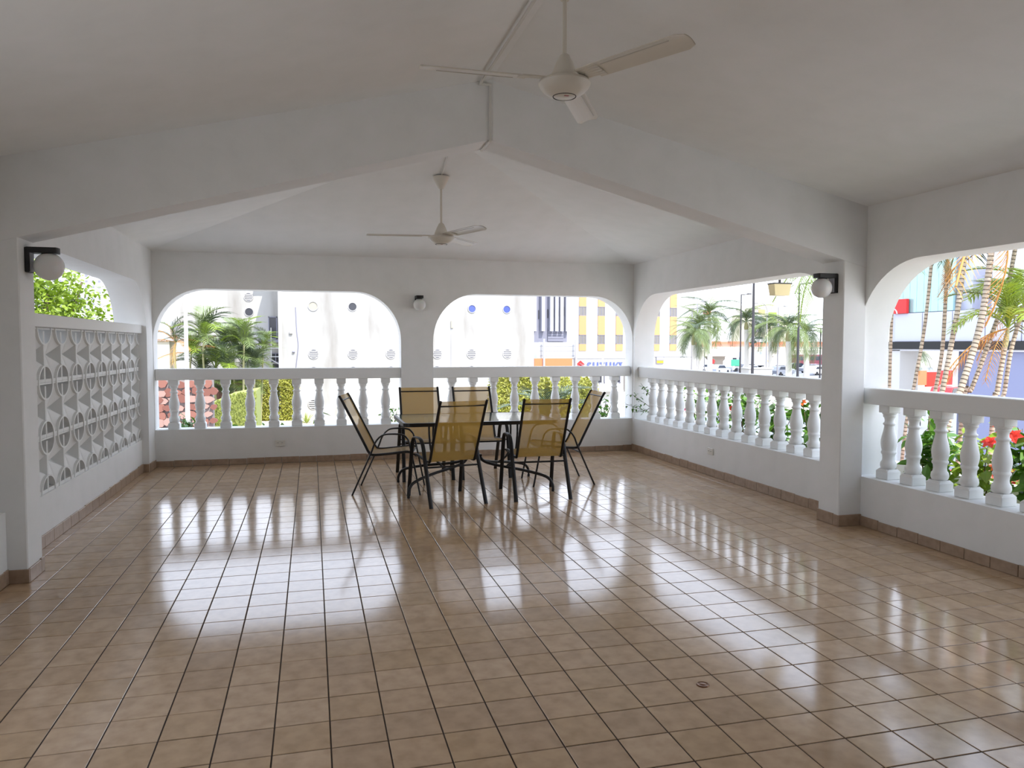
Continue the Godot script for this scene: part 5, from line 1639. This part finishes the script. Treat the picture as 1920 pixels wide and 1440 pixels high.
	for k in 7:
		var a := PI * k / 6.0
		prof.append(Vector2(cos(a) * 0.075, sin(a) * 0.05))
	for k in 6:
		tl.squad(Vector3(prof[k].x, prof[k].y, 0.16), Vector3(prof[k + 1].x, prof[k + 1].y, 0.16), Vector3(prof[k + 1].x * 0.9, prof[k + 1].y * 0.8, -0.16), Vector3(prof[k].x * 0.9, prof[k].y * 0.8, -0.16), Vector3(prof[k].x, prof[k].y, 0).normalized(), Vector3(prof[k + 1].x, prof[k + 1].y, 0).normalized(), Vector3(prof[k + 1].x, prof[k + 1].y, 0).normalized(), Vector3(prof[k].x, prof[k].y, 0).normalized())
	var tm := tl.mesh()
	for i in 20:
		for j in 12:
			var t := part(o, "roof_tile", tm, M.terracotta)
			t.transform = Transform3D(Basis(Vector3.RIGHT, -0.06), Vector3(-1.6 + 0.168 * i, 0.045, -1.65 + 0.29 * j))
	part(o, "parapet", boxed(Vector3(0.16, 0.3, 3.7), 0.01, Vector3(-1.75, 0.1, 0)), M.clean_white)
	part(o, "porch_wall", boxed(Vector3(3.2, 2.76, 3.4), 0.0, Vector3(0.05, -1.42, 0)), M.clean_white)
	# square floodlight hung from the eave
	o = thing("flood_light", "beige tapered floodlight hanging from the eave beyond the right arch", "lamp", Vector3(4.72, 2.05, -7.0))
	b = MB.new()
	var hw := 0.1
	var lw := 0.083
	var up := [Vector3(-hw, 0, -hw * 0.6), Vector3(hw, 0, -hw * 0.6), Vector3(hw, 0, hw * 0.6), Vector3(-hw, 0, hw * 0.6)]
	var dn := [Vector3(-lw, -0.118, -lw * 0.6), Vector3(lw, -0.118, -lw * 0.6), Vector3(lw, -0.118, lw * 0.6), Vector3(-lw, -0.118, lw * 0.6)]
	for k in 4:
		var k2: int = (k + 1) % 4
		b.quad(up[k], up[k2], dn[k2], dn[k], up[k] + up[k2])
	b.quad(up[0], up[1], up[2], up[3], Vector3.UP)
	b.quad(dn[0], dn[1], dn[2], dn[3], Vector3.DOWN)
	part(o, "housing", b, M.lamp_lens)
	part(o, "stem", boxed(Vector3(0.02, 0.34, 0.02), 0.0, Vector3(0, 0.17, 0)), M.pole_dark)
	part(o, "top_plate", boxed(Vector3(0.21, 0.012, 0.13), 0.0, Vector3(0, 0.006, 0)), M.pole_dark)

func build_outside() -> void:
	make_shared_plants()
	struct("ground", boxed(Vector3(500, 0.2, 400), 0, Vector3(60, GROUND - 0.1, -160)), M.ground_pale, "pale paved ground around the terrace", "ground")
	struct("road_near", boxed(Vector3(200, 0.03, 24), 0, Vector3(20, GROUND + 0.015, -33)), M.asphalt, "grey road crossing behind the terrace", "road")
	struct("pavement_far", boxed(Vector3(40, 0.12, 5), 0, Vector3(5, GROUND + 0.06, -47.5)), M.pavement, "pale pavement at the foot of the white building", "pavement")
	struct("road_far", boxed(Vector3(120, 0.03, 40), 0, Vector3(80, GROUND + 0.015, -112)), M.asphalt, "grey street full of cars under the overpass", "road")
	build_white_buildings()
	build_street_buildings()
	build_road_scene()
	build_far_plants()
	build_near_plants()


func _ready() -> void:
	cam = Camera3D.new()
	cam.name = "camera"
	add_child(cam)
	cam.position = Vector3(0, 1.42, 0)
	cam.rotation_degrees = Vector3(-2.956, -14.732, 0.058)
	cam.fov = 53.52
	cam.far = 1000.0
	cam.current = true
	var env := Environment.new()
	env.background_mode = Environment.BG_SKY
	var sky := Sky.new()
	var sm := ProceduralSkyMaterial.new()
	sm.sky_top_color = rgb(186, 206, 244)
	sm.sky_horizon_color = rgb(238, 244, 255)
	sm.sky_curve = 0.6
	sm.ground_horizon_color = rgb(230, 226, 220)
	sm.ground_bottom_color = rgb(200, 190, 176)
	sm.sun_angle_max = 1.0
	sm.energy_multiplier = 1.8
	sky.sky_material = sm
	env.sky = sky
	env.tonemap_mode = Environment.TONE_MAPPER_LINEAR
	env.tonemap_exposure = 1.95
	env.sdfgi_enabled = true
	env.ssao_enabled = true
	env.ssil_enabled = true
	var we := WorldEnvironment.new()
	we.name = "world"
	we.environment = env
	add_child(we)
	var sun := DirectionalLight3D.new()
	sun.name = "sun"
	sun.light_color = Color(1.0, 0.985, 0.96)
	sun.light_energy = 1.15
	sun.light_angular_distance = 0.6
	sun.shadow_enabled = true
	add_child(sun)
	sun.look_at_from_position(Vector3(0.22, 0.8, 0.56) * 50.0, Vector3.ZERO)
	make_materials()
	build_shell()
	build_floor()
	build_baseboards()
	build_balustrades()
	build_block_screen()
	build_fittings()
	build_outside()
